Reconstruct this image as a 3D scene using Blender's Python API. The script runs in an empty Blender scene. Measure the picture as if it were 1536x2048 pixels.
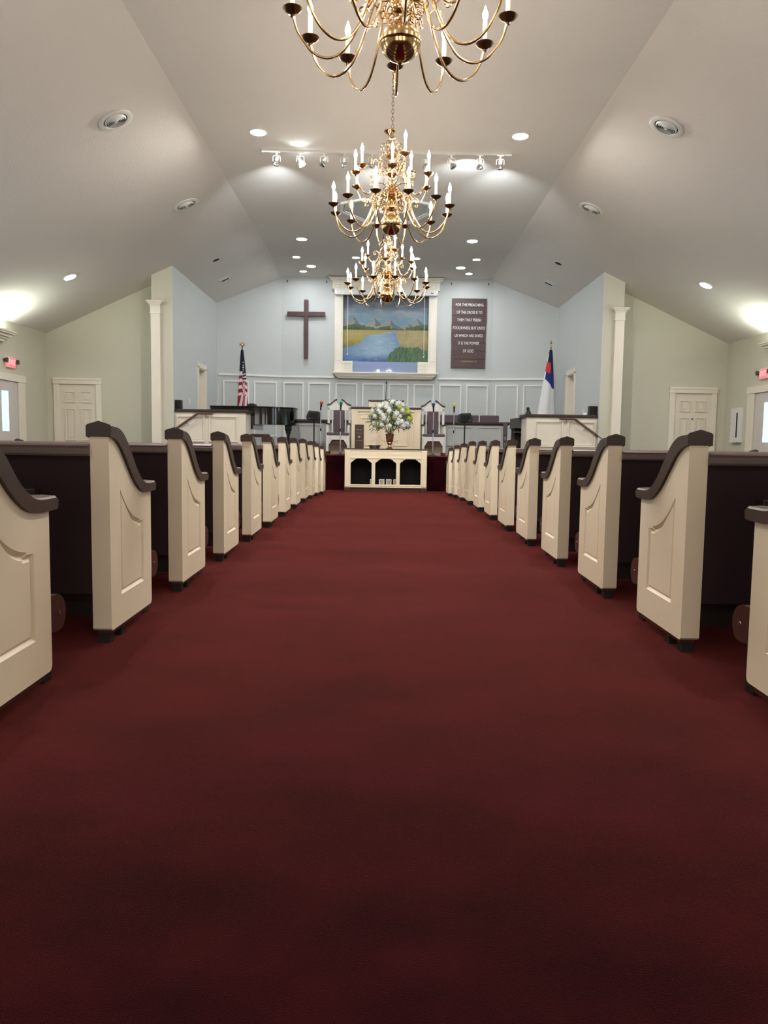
import bpy, bmesh, math, random
from mathutils import Vector, Matrix
random.seed(7)
D = bpy.data
SC = bpy.context.scene
COL = SC.collection
R = math.radians
PI = math.pi

# ------------------------------------------------------------------ camera
EYE = Vector((-0.059, 0.0, 0.814))
yaw, pitch, roll = -0.002557, -0.086853, 0.014854
cy, sy = math.cos(yaw), math.sin(yaw)
rv = Vector((cy, sy, 0)); fv = Vector((-sy, cy, 0)); uv = Vector((0, 0, 1))
cp, sp = math.cos(pitch), math.sin(pitch)
f2 = fv * cp + uv * sp; u2 = uv * cp - fv * sp
cr, sr = math.cos(roll), math.sin(roll)
r3 = rv * cr + u2 * sr; u3 = u2 * cr - rv * sr
cam_d = D.cameras.new('camera'); cam = D.objects.new('camera', cam_d); COL.objects.link(cam)
cam.matrix_world = Matrix(((r3.x, u3.x, -f2.x, EYE.x), (r3.y, u3.y, -f2.y, EYE.y), (r3.z, u3.z, -f2.z, EYE.z), (0, 0, 0, 1)))
cam_d.sensor_fit = 'VERTICAL'; cam_d.sensor_height = 36.0; cam_d.lens = 36.0 * 1530 / 2048
cam_d.clip_start = 0.05; cam_d.clip_end = 200
SC.camera = cam

# ------------------------------------------------------------------ light levels, world, exposure
SC.view_settings.view_transform = 'Standard'
SC.view_settings.look = 'None'
SC.view_settings.exposure = 0.55
SC.view_settings.gamma = 1.0
SC.cycles.use_denoising = True
SC.cycles.max_bounces = 8
SC.cycles.diffuse_bounces = 5
SC.cycles.sample_clamp_indirect = 6.0
W = D.worlds.new('world'); SC.world = W; W.use_nodes = True
W.node_tree.nodes['Background'].inputs[0].default_value = (0.6, 0.75, 1, 1)
W.node_tree.nodes['Background'].inputs[1].default_value = 0.3
L_BULB, L_DISC, L_CAN, L_WINDOW, L_REAR_FILL, L_COVE, P_SPOT = 190.0, 1120.0, 76.0, 3.2, 2.7, 115.0, 36.0

def spot(name, loc, aim, power, angle, blend, col, size=0.03):
    l = D.lights.new(name, 'SPOT'); l.energy = power; l.spot_size = R(angle); l.spot_blend = blend
    l.color = col; l.shadow_soft_size = size
    o = D.objects.new(name, l); COL.objects.link(o); o.location = loc
    o.rotation_euler = (Vector(aim) - Vector(loc)).to_track_quat('-Z', 'Y').to_euler()
    return o

# ------------------------------------------------------------------ materials
def lin(c):
    o = []
    for v in c:
        v /= 255.0
        o.append(v / 12.92 if v <= 0.04045 else ((v + 0.055) / 1.055) ** 2.4)
    return tuple(o)

def mat(name, c, rough=0.5, metal=0.0, var=0.06, vscale=6.0, bump=0.0, bscale=60.0, spec=0.5, sheen=0.0, stretch=None, coat=0.0):
    m = D.materials.new(name); m.use_nodes = True
    nt = m.node_tree; b = nt.nodes['Principled BSDF']
    b.inputs['Roughness'].default_value = rough; b.inputs['Metallic'].default_value = metal
    b.inputs['Specular IOR Level'].default_value = spec
    b.inputs['Coat Weight'].default_value = coat
    tc = nt.nodes.new('ShaderNodeTexCoord'); mp = nt.nodes.new('ShaderNodeMapping')
    nt.links.new(tc.outputs['Object'], mp.inputs[0])
    if stretch: mp.inputs['Scale'].default_value = stretch
    n = nt.nodes.new('ShaderNodeTexNoise'); n.inputs['Scale'].default_value = vscale; n.inputs['Detail'].default_value = 4
    nt.links.new(mp.outputs[0], n.inputs['Vector'])
    r = nt.nodes.new('ShaderNodeValToRGB')
    a = lin(c)
    r.color_ramp.elements[0].position = 0.3; r.color_ramp.elements[1].position = 0.7
    r.color_ramp.elements[0].color = tuple(max(0, v * (1 - var)) for v in a) + (1,)
    r.color_ramp.elements[1].color = tuple(min(1, v * (1 + var)) for v in a) + (1,)
    nt.links.new(n.outputs['Fac'], r.inputs[0]); nt.links.new(r.outputs[0], b.inputs['Base Color'])
    if sheen:
        b.inputs['Sheen Weight'].default_value = sheen; b.inputs['Sheen Roughness'].default_value = 0.45
        b.inputs['Sheen Tint'].default_value = (1, 0.55, 0.5, 1)
    if bump:
        n2 = nt.nodes.new('ShaderNodeTexNoise'); n2.inputs['Scale'].default_value = bscale; n2.inputs['Detail'].default_value = 3
        nt.links.new(mp.outputs[0], n2.inputs['Vector'])
        bp = nt.nodes.new('ShaderNodeBump'); bp.inputs['Strength'].default_value = bump; bp.inputs['Distance'].default_value = 0.01
        nt.links.new(n2.outputs['Fac'], bp.inputs['Height']); nt.links.new(bp.outputs[0], b.inputs['Normal'])
    return m

def emit(name, c, strength):
    m = D.materials.new(name); m.use_nodes = True; nt = m.node_tree
    nt.nodes.remove(nt.nodes['Principled BSDF'])
    e = nt.nodes.new('ShaderNodeEmission'); e.inputs[0].default_value = tuple(c) + (1,); e.inputs[1].default_value = strength
    nt.links.new(e.outputs[0], nt.nodes['Material Output'].inputs[0])
    return m

def attr_mat(name, rough=0.6):
    m = D.materials.new(name); m.use_nodes = True; nt = m.node_tree; b = nt.nodes['Principled BSDF']
    a = nt.nodes.new('ShaderNodeAttribute'); a.attribute_name = 'art'
    nt.links.new(a.outputs['Color'], b.inputs['Base Color']); b.inputs['Roughness'].default_value = rough
    return m

M = {}
M['wall'] = mat('wall_paint', (200, 197, 180), 0.85, var=0.015, vscale=1.5, bump=0.08, bscale=90, spec=0.2)
M['chancel'] = mat('chancel_paint', (196, 199, 197), 0.85, var=0.015, vscale=1.5, bump=0.08, bscale=90, spec=0.2)
M['ceil'] = mat('ceiling_texture', (224, 219, 212), 0.95, var=0.02, vscale=0.6, bump=0.25, bscale=42, spec=0.1)
M['trim'] = mat('cream_trim', (228, 220, 205), 0.4, var=0.02, bump=0.02)
M['white'] = mat('white_trim', (226, 225, 220), 0.4, var=0.02)
M['pew'] = mat('antique_white_paint', (240, 225, 198), 0.42, var=0.03, vscale=3, bump=0.03, bscale=120)
M['door'] = mat('door_paint', (221, 212, 196), 0.45, var=0.02)
M['sidedoor'] = mat('grey_door_paint', (200, 194, 190), 0.5, var=0.02)
M['cap'] = mat('mahogany_cap', (62, 46, 40), 0.4, var=0.12, vscale=4, stretch=(1, 8, 8), spec=0.4)
M['rail'] = mat('mauve_brown_rail', (104, 87, 83), 0.35, var=0.08, vscale=3)
M['back'] = mat('pew_back_stain', (46, 31, 34), 0.7, var=0.12, vscale=3, spec=0.25)
M['seatwood'] = mat('seat_wood', (66, 36, 27), 0.4, var=0.15, vscale=4, stretch=(1, 10, 10))
M['foot'] = mat('dark_foot', (30, 20, 18), 0.5, var=0.1)
M['plinth'] = mat('brown_plinth', (74, 36, 30), 0.4, var=0.12, vscale=5)
M['cross'] = mat('cross_wood', (70, 38, 38), 0.45, var=0.2, vscale=4, stretch=(6, 6, 1))
M['plank'] = mat('plaque_wood', (78, 55, 54), 0.5, var=0.25, vscale=5, stretch=(1, 6, 8))
M['letter'] = mat('white_letter', (238, 238, 238), 0.5, var=0.01)
M['gold'] = mat('gold_letter', (176, 146, 104), 0.5, metal=0.2, var=0.05)
M['brass'] = mat('polished_brass', (222, 190, 140), 0.15, metal=1.0, var=0.06)
M['antique'] = mat('dark_brass', (132, 100, 72), 0.28, metal=1.0, var=0.06)  # darker brass for chain and drip pans
M['candle'] = mat('candle_sleeve', (240, 226, 196), 0.45, var=0.02)
M['chrome'] = mat('chrome', (200, 200, 200), 0.2, metal=1.0, var=0.03)
M['black'] = mat('black_plastic', (20, 21, 23), 0.5, var=0.1)
M['piano'] = mat('piano_lacquer', (8, 9, 11), 0.08, var=0.05, coat=0.5)
M['cushion'] = mat('mauve_fabric', (96, 82, 90), 0.9, var=0.08, vscale=40, sheen=0.0)
M['greyorgan'] = mat('grey_organ', (70, 70, 70), 0.5, var=0.08)
M['handrail'] = mat('stained_handrail', (98, 72, 58), 0.35, var=0.15, vscale=5)
M['slot'] = mat('dark_slot', (12, 11, 11), 0.8, var=0.1)
M['alu'] = mat('white_metal', (222, 222, 218), 0.45, var=0.02)
M['petal'] = mat('white_petal', (238, 240, 236), 0.6, var=0.04, vscale=20)
M['petalb'] = mat('pale_blue_petal', (226, 233, 234), 0.6, var=0.05, vscale=20)
M['petalg'] = mat('lime_petal', (190, 200, 92), 0.6, var=0.12, vscale=20)
M['leaf'] = mat('deep_leaf', (78, 104, 58), 0.5, var=0.3, vscale=14)
M['leaf2'] = mat('pale_leaf', (178, 190, 152), 0.55, var=0.2, vscale=14)
M['urn'] = mat('copper_urn', (188, 140, 112), 0.22, metal=0.9, var=0.1)
M['book'] = mat('brown_leather', (62, 38, 34), 0.5, var=0.15)
M['paper'] = mat('paper', (236, 234, 228), 0.7, var=0.02)
M['sepia'] = mat('card_picture', (170, 160, 140), 0.6, var=0.35, vscale=60)
M['octagon'] = mat('grey_green_panel', (196, 200, 192), 0.85, var=0.02)
M['art'] = attr_mat('painted_canvas', 0.55)
M['cloth'] = attr_mat('flag_cloth', 0.85)
for n_, c_ in (('red', (200, 45, 45)), ('green', (20, 120, 95)), ('blue', (35, 75, 130)), ('yellow', (222, 205, 90))):
    M['foam_' + n_] = mat('foam_' + n_, c_, 0.95, var=0.1, vscale=80, bump=0.3, bscale=200)
M['bulb'] = emit('bulb_glow', (1.0, 0.87, 0.73), L_BULB)
M['disc'] = emit('led_disc', (1.0, 0.96, 0.90), L_DISC)
M['discdim'] = emit('led_disc_dimmed', (0.92, 0.97, 1.0), 165.0)
M['can'] = emit('can_lamp', (0.92, 0.97, 1.0), L_CAN)
M['day'] = emit('daylight_pane', (0.80, 0.92, 1.0), L_WINDOW)
M['rear_fill'] = emit('rear_fill_glow', (1.0, 0.90, 0.78), L_REAR_FILL)  # fill glow of the panes added behind the camera
M['daylite'] = emit('bright_pane', (0.42, 0.9, 1.0), 1.5)
M['exit'] = emit('exit_glow', (1.0, 0.20, 0.22), 0.9)
M['exitletter'] = emit('exit_letter', (1.0, 0.45, 0.45), 1.0)
M['cove'] = emit('uplight_tube', (0.93, 1.0, 0.86), L_COVE)
M['lampon'] = emit('lit_reflector', (0.9, 0.97, 1.0), 12.0)

# carpet: burgundy pile
m = D.materials.new('burgundy_carpet'); m.use_nodes = True; nt = m.node_tree; b = nt.nodes['Principled BSDF']
tc = nt.nodes.new('ShaderNodeTexCoord')
def noise(scale, det=4, sc=None):
    n = nt.nodes.new('ShaderNodeTexNoise'); n.inputs['Scale'].default_value = scale; n.inputs['Detail'].default_value = det
    if sc:
        mp = nt.nodes.new('ShaderNodeMapping'); mp.inputs['Scale'].default_value = sc
        nt.links.new(tc.outputs['Object'], mp.inputs[0]); nt.links.new(mp.outputs[0], n.inputs['Vector'])
    else: nt.links.new(tc.outputs['Object'], n.inputs['Vector'])
    return n
n1 = noise(2.2, 5, (1.0, 1.6, 1)); n2 = noise(430, 2); n3 = noise(14, 4)
mx = nt.nodes.new('ShaderNodeMath'); mx.operation = 'MULTIPLY_ADD'; nt.links.new(n1.outputs['Fac'], mx.inputs[0]); mx.inputs[1].default_value = 0.75
mx2 = nt.nodes.new('ShaderNodeMath'); mx2.operation = 'MULTIPLY_ADD'; nt.links.new(n2.outputs['Fac'], mx2.inputs[0]); mx2.inputs[1].default_value = 0.25
mx3 = nt.nodes.new('ShaderNodeMath'); mx3.operation = 'MULTIPLY'; nt.links.new(n3.outputs['Fac'], mx3.inputs[0]); mx3.inputs[1].default_value = 0.2
nt.links.new(mx3.outputs[0], mx2.inputs[2]); nt.links.new(mx2.outputs[0], mx.inputs[2])
rp = nt.nodes.new('ShaderNodeValToRGB'); rp.color_ramp.elements[0].position = 0.46; rp.color_ramp.elements[1].position = 0.74
rp.color_ramp.elements[0].color = lin((24, 4, 7)) + (1,); rp.color_ramp.elements[1].color = lin((52, 11, 16)) + (1,)
nt.links.new(mx.outputs[0], rp.inputs[0]); nt.links.new(rp.outputs[0], b.inputs['Base Color'])
b.inputs['Roughness'].default_value = 1.0; b.inputs['Specular IOR Level'].default_value = 0.05
b.inputs['Sheen Weight'].default_value = 0.75; b.inputs['Sheen Roughness'].default_value = 0.28; b.inputs['Sheen Tint'].default_value = (1, 0.21, 0.18, 1)
bp = nt.nodes.new('ShaderNodeBump'); bp.inputs['Strength'].default_value = 0.45; bp.inputs['Distance'].default_value = 0.004
nt.links.new(n2.outputs['Fac'], bp.inputs['Height']); nt.links.new(bp.outputs[0], b.inputs['Normal'])
M['carpet'] = m
# clear acrylic
m = D.materials.new('tank_glass'); m.use_nodes = True; nt = m.node_tree
for n in list(nt.nodes):
    if n.type == 'BSDF_PRINCIPLED': nt.nodes.remove(n)
t = nt.nodes.new('ShaderNodeBsdfTransparent'); g = nt.nodes.new('ShaderNodeBsdfGlossy'); d_ = nt.nodes.new('ShaderNodeBsdfDiffuse')
g.inputs['Roughness'].default_value = 0.05; d_.inputs[0].default_value = (0.55, 0.6, 0.85, 1)
a1 = nt.nodes.new('ShaderNodeMixShader'); a1.inputs[0].default_value = 0.2; nt.links.new(t.outputs[0], a1.inputs[1]); nt.links.new(d_.outputs[0], a1.inputs[2])
a2 = nt.nodes.new('ShaderNodeMixShader'); a2.inputs[0].default_value = 0.03; nt.links.new(a1.outputs[0], a2.inputs[1]); nt.links.new(g.outputs[0], a2.inputs[2])
nt.links.new(a2.outputs[0], nt.nodes['Material Output'].inputs[0]); M['glass'] = m

# ------------------------------------------------------------------ geometry helpers
class B:
    """collects shapes into one mesh"""
    def __init__(self): self.bm = bmesh.new()
    def box(self, x0, x1, y0, y1, z0, z1, mi=0, bev=0.0):
        vs = [self.bm.verts.new(p) for p in ((x0,y0,z0),(x1,y0,z0),(x1,y1,z0),(x0,y1,z0),(x0,y0,z1),(x1,y0,z1),(x1,y1,z1),(x0,y1,z1))]
        fs = [self.bm.faces.new([vs[i] for i in q]) for q in ((3,2,1,0),(4,5,6,7),(0,1,5,4),(1,2,6,5),(2,3,7,6),(3,0,4,7))]
        for f in fs: f.material_index = mi
        if bev > 0:
            es = list({e for f in fs for e in f.edges})
            r = bmesh.ops.bevel(self.bm, geom=es, offset=bev, segments=2, profile=0.5, affect='EDGES', clamp_overlap=True)
            for f in r['faces']: f.material_index = mi
        return self
    def poly(self, pts, mi=0):
        f = self.bm.faces.new([self.bm.verts.new(p) for p in pts]); f.material_index = mi; return self
    def prism(self, pts, axis, a, b, mi=0):
        """pts: 2-D outline; axis 'x' -> pts are (y,z); 'y' -> (x,z); 'z' -> (x,y)"""
        def P(p, t): return {'x': (t, p[0], p[1]), 'y': (p[0], t, p[1]), 'z': (p[0], p[1], t)}[axis]
        A = [self.bm.verts.new(P(p, a)) for p in pts]; C = [self.bm.verts.new(P(p, b)) for p in pts]
        n = len(pts); fs = []
        for i in range(n): fs.append(self.bm.faces.new((A[i], A[(i+1) % n], C[(i+1) % n], C[i])))
        fs.append(self.bm.faces.new(A[::-1])); fs.append(self.bm.faces.new(C))
        for f in fs: f.material_index = mi
        return self
    def lathe(self, prof, seg=24, c=(0, 0, 0), mi=0, axis='z', ang0=0.0):
        rings = []
        for r, z in prof:
            ring = []
            for k in range(seg if r > 1e-6 else 1):
                t = 2*PI*k/seg + ang0
                p = (r*math.cos(t), r*math.sin(t), z)
                if axis == 'y': p = (p[0], p[2], p[1])
                if axis == 'x': p = (p[2], p[0], p[1])
                ring.append(self.bm.verts.new((c[0]+p[0], c[1]+p[1], c[2]+p[2])))
            rings.append(ring)
        for i in range(len(rings)-1):
            a, b = rings[i], rings[i+1]
            for k in range(seg):
                k2 = (k+1) % seg
                q = [a[k % len(a)], a[k2 % len(a)], b[k2 % len(b)], b[k % len(b)]]
                q2 = []
                for v in q:
                    if v not in q2: q2.append(v)
                if len(q2) > 2: self.bm.faces.new(q2).material_index = mi
        return self
    def tube(self, pts, r, seg=8, mi=0, closed=False):
        pts = [Vector(p) for p in pts]; n = len(pts); rings = []
        up = Vector((0, 0, 1))
        prev = None
        for i, p in enumerate(pts):
            if closed: t = pts[(i+1) % n] - pts[i-1]
            else: t = pts[min(i+1, n-1)] - pts[max(i-1, 0)]
            t.normalize()
            if prev is None:
                a = t.cross(up)
                if a.length < 1e-3: a = t.cross(Vector((1, 0, 0)))
            else:
                a = prev - t * prev.dot(t)
            a.normalize(); prev = a; b = t.cross(a)
            rr = r[i] if isinstance(r, (list, tuple)) else r
            rings.append([self.bm.verts.new(p + (a*math.cos(2*PI*k/seg) + b*math.sin(2*PI*k/seg))*rr) for k in range(seg)])
        for i in range(n if closed else n-1):
            a, b = rings[i], rings[(i+1) % n]
            for k in range(seg):
                self.bm.faces.new((a[k], a[(k+1) % seg], b[(k+1) % seg], b[k])).material_index = mi
        if not closed:
            self.bm.faces.new(rings[0][::-1]).material_index = mi; self.bm.faces.new(rings[-1]).material_index = mi
        return self
    def ball(self, c, r, mi=0, sub=2, sx=1, sy_=1, sz=1):
        res = bmesh.ops.create_icosphere(self.bm, subdivisions=sub, radius=1.0)
        for v in res['verts']: v.co = Vector((c[0]+v.co.x*r*sx, c[1]+v.co.y*r*sy_, c[2]+v.co.z*r*sz))
        for f in {f for v in res['verts'] for f in v.link_faces}: f.material_index = mi
        return self
    def frame(self, x0, x1, z0, z1, y, w, t, mi=0, axis='y', sign=-1):
        """a flat picture-frame moulding standing t proud of plane axis=y (towards sign)"""
        a, b = sorted((y, y + sign*t))
        for (p, q, r_, s) in ((x0, x1, z1-w, z1), (x0, x1, z0, z0+w), (x0, x0+w, z0+w, z1-w), (x1-w, x1, z0+w, z1-w)):
            if axis == 'y': self.box(p, q, a, b, r_, s, mi)
            else: self.box(a, b, p, q, r_, s, mi)
        return self
    def xform(self, mtx):
        bmesh.ops.transform(self.bm, matrix=mtx, verts=self.bm.verts); return self
    def obj(self, name, mats, parent=None, smooth=False, loc=None, bevel=0.0, auto=40):
        me = D.meshes.new(name)
        bmesh.ops.recalc_face_normals(self.bm, faces=self.bm.faces)
        self.bm.to_mesh(me); self.bm.free()
        for m_ in (mats if isinstance(mats, (list, tuple)) else [mats]): me.materials.append(M[m_] if isinstance(m_, str) else m_)
        if smooth:
            me.polygons.foreach_set('use_smooth', [True]*len(me.polygons))
            me.set_sharp_from_angle(angle=R(auto))
        o = D.objects.new(name, me); COL.objects.link(o)
        if parent: o.parent = parent
        if loc: o.location = loc
        if bevel:
            md = o.modifiers.new('bevel', 'BEVEL'); md.width = bevel; md.segments = 2; md.limit_method = 'ANGLE'; md.angle_limit = R(50)
        return o

def tag(o, label, cat, group=None, kind=None):
    o['label'] = label; o['category'] = cat
    if group: o['group'] = group
    if kind: o['kind'] = kind
    return o
def thing(name, label, cat, loc=(0, 0, 0), rz=0.0, group=None):
    o = D.objects.new(name, None); COL.objects.link(o); o.location = loc; o.rotation_euler = (0, 0, rz)
    o.empty_display_size = 0.1
    return tag(o, label, cat, group)
KIDS = {}
def kids(o): return [c for c in D.objects if c.parent is o]
def dup(o, loc=None, label=None, parent=None, rz=None):
    c = o.copy(); COL.objects.link(c)
    if parent: c.parent = parent
    if loc is not None: c.location = loc
    if rz is not None: c.rotation_euler = (0, 0, rz)
    if label: c['label'] = label
    for k in kids(o): dup(k, parent=c)
    return c
def struct(o): o['kind'] = 'structure'; return o
def smoothc(pts, n=6, closed=False):
    P = [Vector(p) for p in pts]; out = []
    m_ = len(P)
    for i in range(m_ if closed else m_-1):
        if closed: a, b, c, d = P[i-1], P[i], P[(i+1) % m_], P[(i+2) % m_]
        else: a, b, c, d = P[max(i-1, 0)], P[i], P[i+1], P[min(i+2, m_-1)]
        for k in range(n):
            t = k/n
            out.append(0.5*((2*b)+(c-a)*t+(2*a-5*b+4*c-d)*t*t+(3*b-a-3*c+d)*t**3))
    if not closed: out.append(P[-1])
    return out
def text_mesh(s, size, w=None, extrude=0.002, spacing=1.0):
    """lettering as a bmesh in the XZ plane, centred, facing -Y"""
    cu = D.curves.new('lettering', 'FONT'); cu.body = s; cu.size = size; cu.align_x = 'CENTER'; cu.align_y = 'CENTER'; cu.extrude = extrude
    cu.space_character = spacing; cu.resolution_u = 3
    o = D.objects.new('lettering', cu); COL.objects.link(o)
    dg = bpy.context.evaluated_depsgraph_get()
    me = D.meshes.new_from_object(o.evaluated_get(dg))
    D.objects.remove(o); D.curves.remove(cu)
    xs = [v.co.x for v in me.vertices]
    k = 1.0
    if w and xs: k = w/(max(xs)-min(xs))
    for v in me.vertices: v.co = Vector((v.co.x*k, -v.co.z, v.co.y))
    return me

# ================================================================== SETTING
XW = 7.2; EAVE = 3.06; XC = 2.69; ZC = 5.13; SL = (ZC-EAVE)/(XW-XC)
XS = 4.36; YB = 20.3; YBC = 19.88; YDW = 16.4; YST = 15.8; Y0 = -4.0
ZS = 0.60            # stage floor
def zceil(x): return min(ZC, ZC - SL*(abs(x)-XC))
def floor_z(y):
    pts = [(10.0, 0.028), (11.3, 0.005), (12.4, -0.026), (13.5, -0.066), (14.3, -0.095)]
    if y <= pts[0][0]: return pts[0][1]
    for (a, za), (b, zb) in zip(pts, pts[1:]):
        if y <= b: return za + (zb-za)*(y-a)/(b-a)
    return -0.095
# floor
bb = B()
ys = [Y0, 10.0, 11.3, 12.4, 13.5, 14.3, YDW+0.3]
prof = [(y, floor_z(y)) for y in ys] + [(ys[-1], -0.3), (ys[0], -0.3)]
bb.prism(prof, 'x', -XW-0.15, XW+0.15); struct(bb.obj('floor', 'carpet'))
# ceiling (one vault: flat strip and two slopes)
bb = B()
sec = [(-XW-0.15, EAVE-SL*0.15), (-XC, ZC), (XC, ZC), (XW+0.15, EAVE-SL*0.15), (XW+0.15, EAVE+0.3), (XC, ZC+0.25), (-XC, ZC+0.25), (-XW-0.15, EAVE+0.3)]
bb.prism(sec, 'y', Y0-0.2, YB+0.3); struct(bb.obj('ceiling', 'ceil'))
# outer walls and rear wall
for s, nm in ((-1, 'left'), (1, 'right')):
    bb = B(); bb.box(min(s*XW, s*(XW+0.15)), max(s*XW, s*(XW+0.15)), Y0, YDW+0.15, -0.3, EAVE+0.02); struct(bb.obj('wall_' + nm, 'wall'))
bb = B(); bb.prism([(-XW, -0.2), (XW, -0.2), (XW, EAVE), (XC, ZC), (-XC, ZC), (-XW, EAVE)], 'y', Y0-0.2, Y0); struct(bb.obj('wall_rear', 'wall'))
# walls beside the chancel (with the panelled doors) + projecting stub walls
for s, nm in ((-1, 'left'), (1, 'right')):
    bb = B()
    pts = [(s*XW, -0.2), (s*XW, EAVE), (s*4.70, zceil(4.70)), (s*4.70, -0.2)]
    bb.prism(pts, 'y', YDW, YDW+0.15); struct(bb.obj('wall_front_' + nm, 'wall'))
    bb = B()
    bb.prism([(s*(XS+0.02), -0.2), (s*(XS+0.02), zceil(XS)), (s*4.79, zceil(4.79)), (s*4.79, -0.2)], 'y', YST, YDW+0.15); struct(bb.obj('wall_stub_' + nm, 'wall'))
    # chancel side wall with a doorway
    bb = B(); xa, xb = s*XS, s*(XS+0.42)
    x0, x1 = min(xa, xb), max(xa, xb); zt = zceil(XS)
    dy0, dy1, dz = 17.95, 18.62, 2.55
    bb.box(min(xa, xa+s*0.02), max(xa, xa+s*0.02), YST, YDW+0.15, -0.2, zt)
    bb.box(x0, x1, YDW+0.15, dy0, -0.2, zt); bb.box(x0, x1, dy1, YB, -0.2, zt); bb.box(x0, x1, dy0, dy1, dz, zt)
    struct(bb.obj('wall_chancel_' + nm, 'chancel'))
    # door in that wall
    bb = B()
    xi = s*(XS-0.02)
    a, c = sorted((xi, s*(XS+0.03)))
    bb.box(a, c, dy0-0.10, dy0, ZS, dz+0.02); bb.box(a, c, dy1, dy1+0.10, ZS, dz+0.02); bb.box(a, c, dy0-0.10, dy1+0.10, dz, dz+0.11)
    a, c = sorted((s*(XS-0.005), s*(XS+0.30)))
    bb.box(a, c, dy0, dy0+0.02, ZS, dz); bb.box(a, c, dy1-0.02, dy1, ZS, dz); bb.box(a, c, dy0+0.02, dy1-0.02, dz-0.02, dz)
    d3 = struct(bb.obj('door_%d' % (1 if s < 0 else 2), 'trim'))
    bb = B(); a, c = sorted((s*(XS+0.17), s*(XS+0.21)))
    bb.box(a, c, dy0+0.02, dy1-0.02, ZS, dz-0.02)
    for (p, q) in ((0.08, 0.30), (0.37, 0.59)):
        for (z0, z1) in ((0.75, 1.25), (1.35, 2.0), (2.1, 2.42)):
            bb.frame(dy0+p, dy0+q, z0, z1, a if s > 0 else c, 0.02, 0.012, axis='x', sign=-s)
    bb.obj('door_leaf', 'door', d3)
# chancel back wall (flat middle, two canted ends)
for s, nm in ((-1, 'left'), (1, 'right')):
    bb = B()
    P = [(s*2.75, YB), (s*XS, YBC), (s*XS, YB+0.2), (s*2.75, YB+0.2)]
    bm_ = bb.bm
    lo = [bm_.verts.new((p[0], p[1], -0.2)) for p in P]; hi = [bm_.verts.new((p[0], p[1], zceil(p[0])+0.01)) for p in P]
    for i in range(4): bm_.faces.new((lo[i], lo[(i+1) % 4], hi[(i+1) % 4], hi[i]))
    bm_.faces.new(lo[::-1]); bm_.faces.new(hi)
    struct(bb.obj('wall_canted_' + nm, 'chancel'))
bb = B(); bb.prism([(-2.75, -0.2), (2.75, -0.2), (2.75, zceil(2.75)), (XC, ZC), (-XC, ZC), (-2.75, zceil(2.75))], 'y', YB, YB+0.2)
struct(bb.obj('wall_chancel_back', 'chancel'))
# stage platform and side steps
bb = B()
bb.box(-2.95, 2.95, 15.45, 15.95, -0.2, ZS); bb.box(-XS, XS, 15.9, YB, -0.2, ZS)
st = struct(bb.obj('floor_stage', 'carpet'))
for s, nm in ((-1, 'left'), (1, 'right')):
    bb = B()
    for k in range(3):
        xo, xi = s*(4.3-0.42*k), s*2.95
        bb.box(min(xo, xi), max(xo, xi), 15.0, 15.85, -0.2, -0.095+0.175*(k+1))
    struct(bb.obj('floor_steps_' + nm, 'carpet'))

# ---- wainscot mouldings on chancel back wall
def canted_y(x): return YB - (abs(x)-2.75)*(YB-YBC)/(XS-2.75) if abs(x) > 2.75 else YB
bb = B()
pan = [(-2.05, -1.46), (-1.33, -0.75), (-0.63, -0.05), (0.06, 0.59), (0.72, 1.26), (1.39, 1.98), (2.10, 2.68)]
pan.insert(0, (-2.70, -2.16))
for x0, x1 in pan: bb.frame(x0, x1, 1.0, 2.43, YB, 0.038, 0.03)
for s in (-1, 1):
    for (a, c) in ((2.86, 3.44), (3.56, 4.20)):
        xa, xc = s*a, s*c
        mm = Matrix.Translation((0, 0, 0))
        for (p, q, z0, z1) in ((a, c, 2.395, 2.43), (a, c, 1.0, 1.035), (a, a+0.035, 1.035, 2.395), (c-0.035, c, 1.035, 2.395)):
            y_a, y_b = canted_y(p), canted_y(q)
            pts = [(s*p, y_a-0.02), (s*q, y_b-0.02), (s*q, y_b), (s*p, y_a)]
            bb.prism(pts, 'z', z0, z1)
for s in (-1, 1):
    bb.box(min(s*1.36, s*2.75), max(s*1.36, s*2.75), YB-0.035, YB, 2.555, 2.60)
    bb.prism([(s*2.75, YB-0.035), (s*4.30, canted_y(4.30)-0.035), (s*4.30, canted_y(4.30)), (s*2.75, YB)], 'z', 2.555, 2.60)
struct(bb.obj('trim_1', 'white'))

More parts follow.
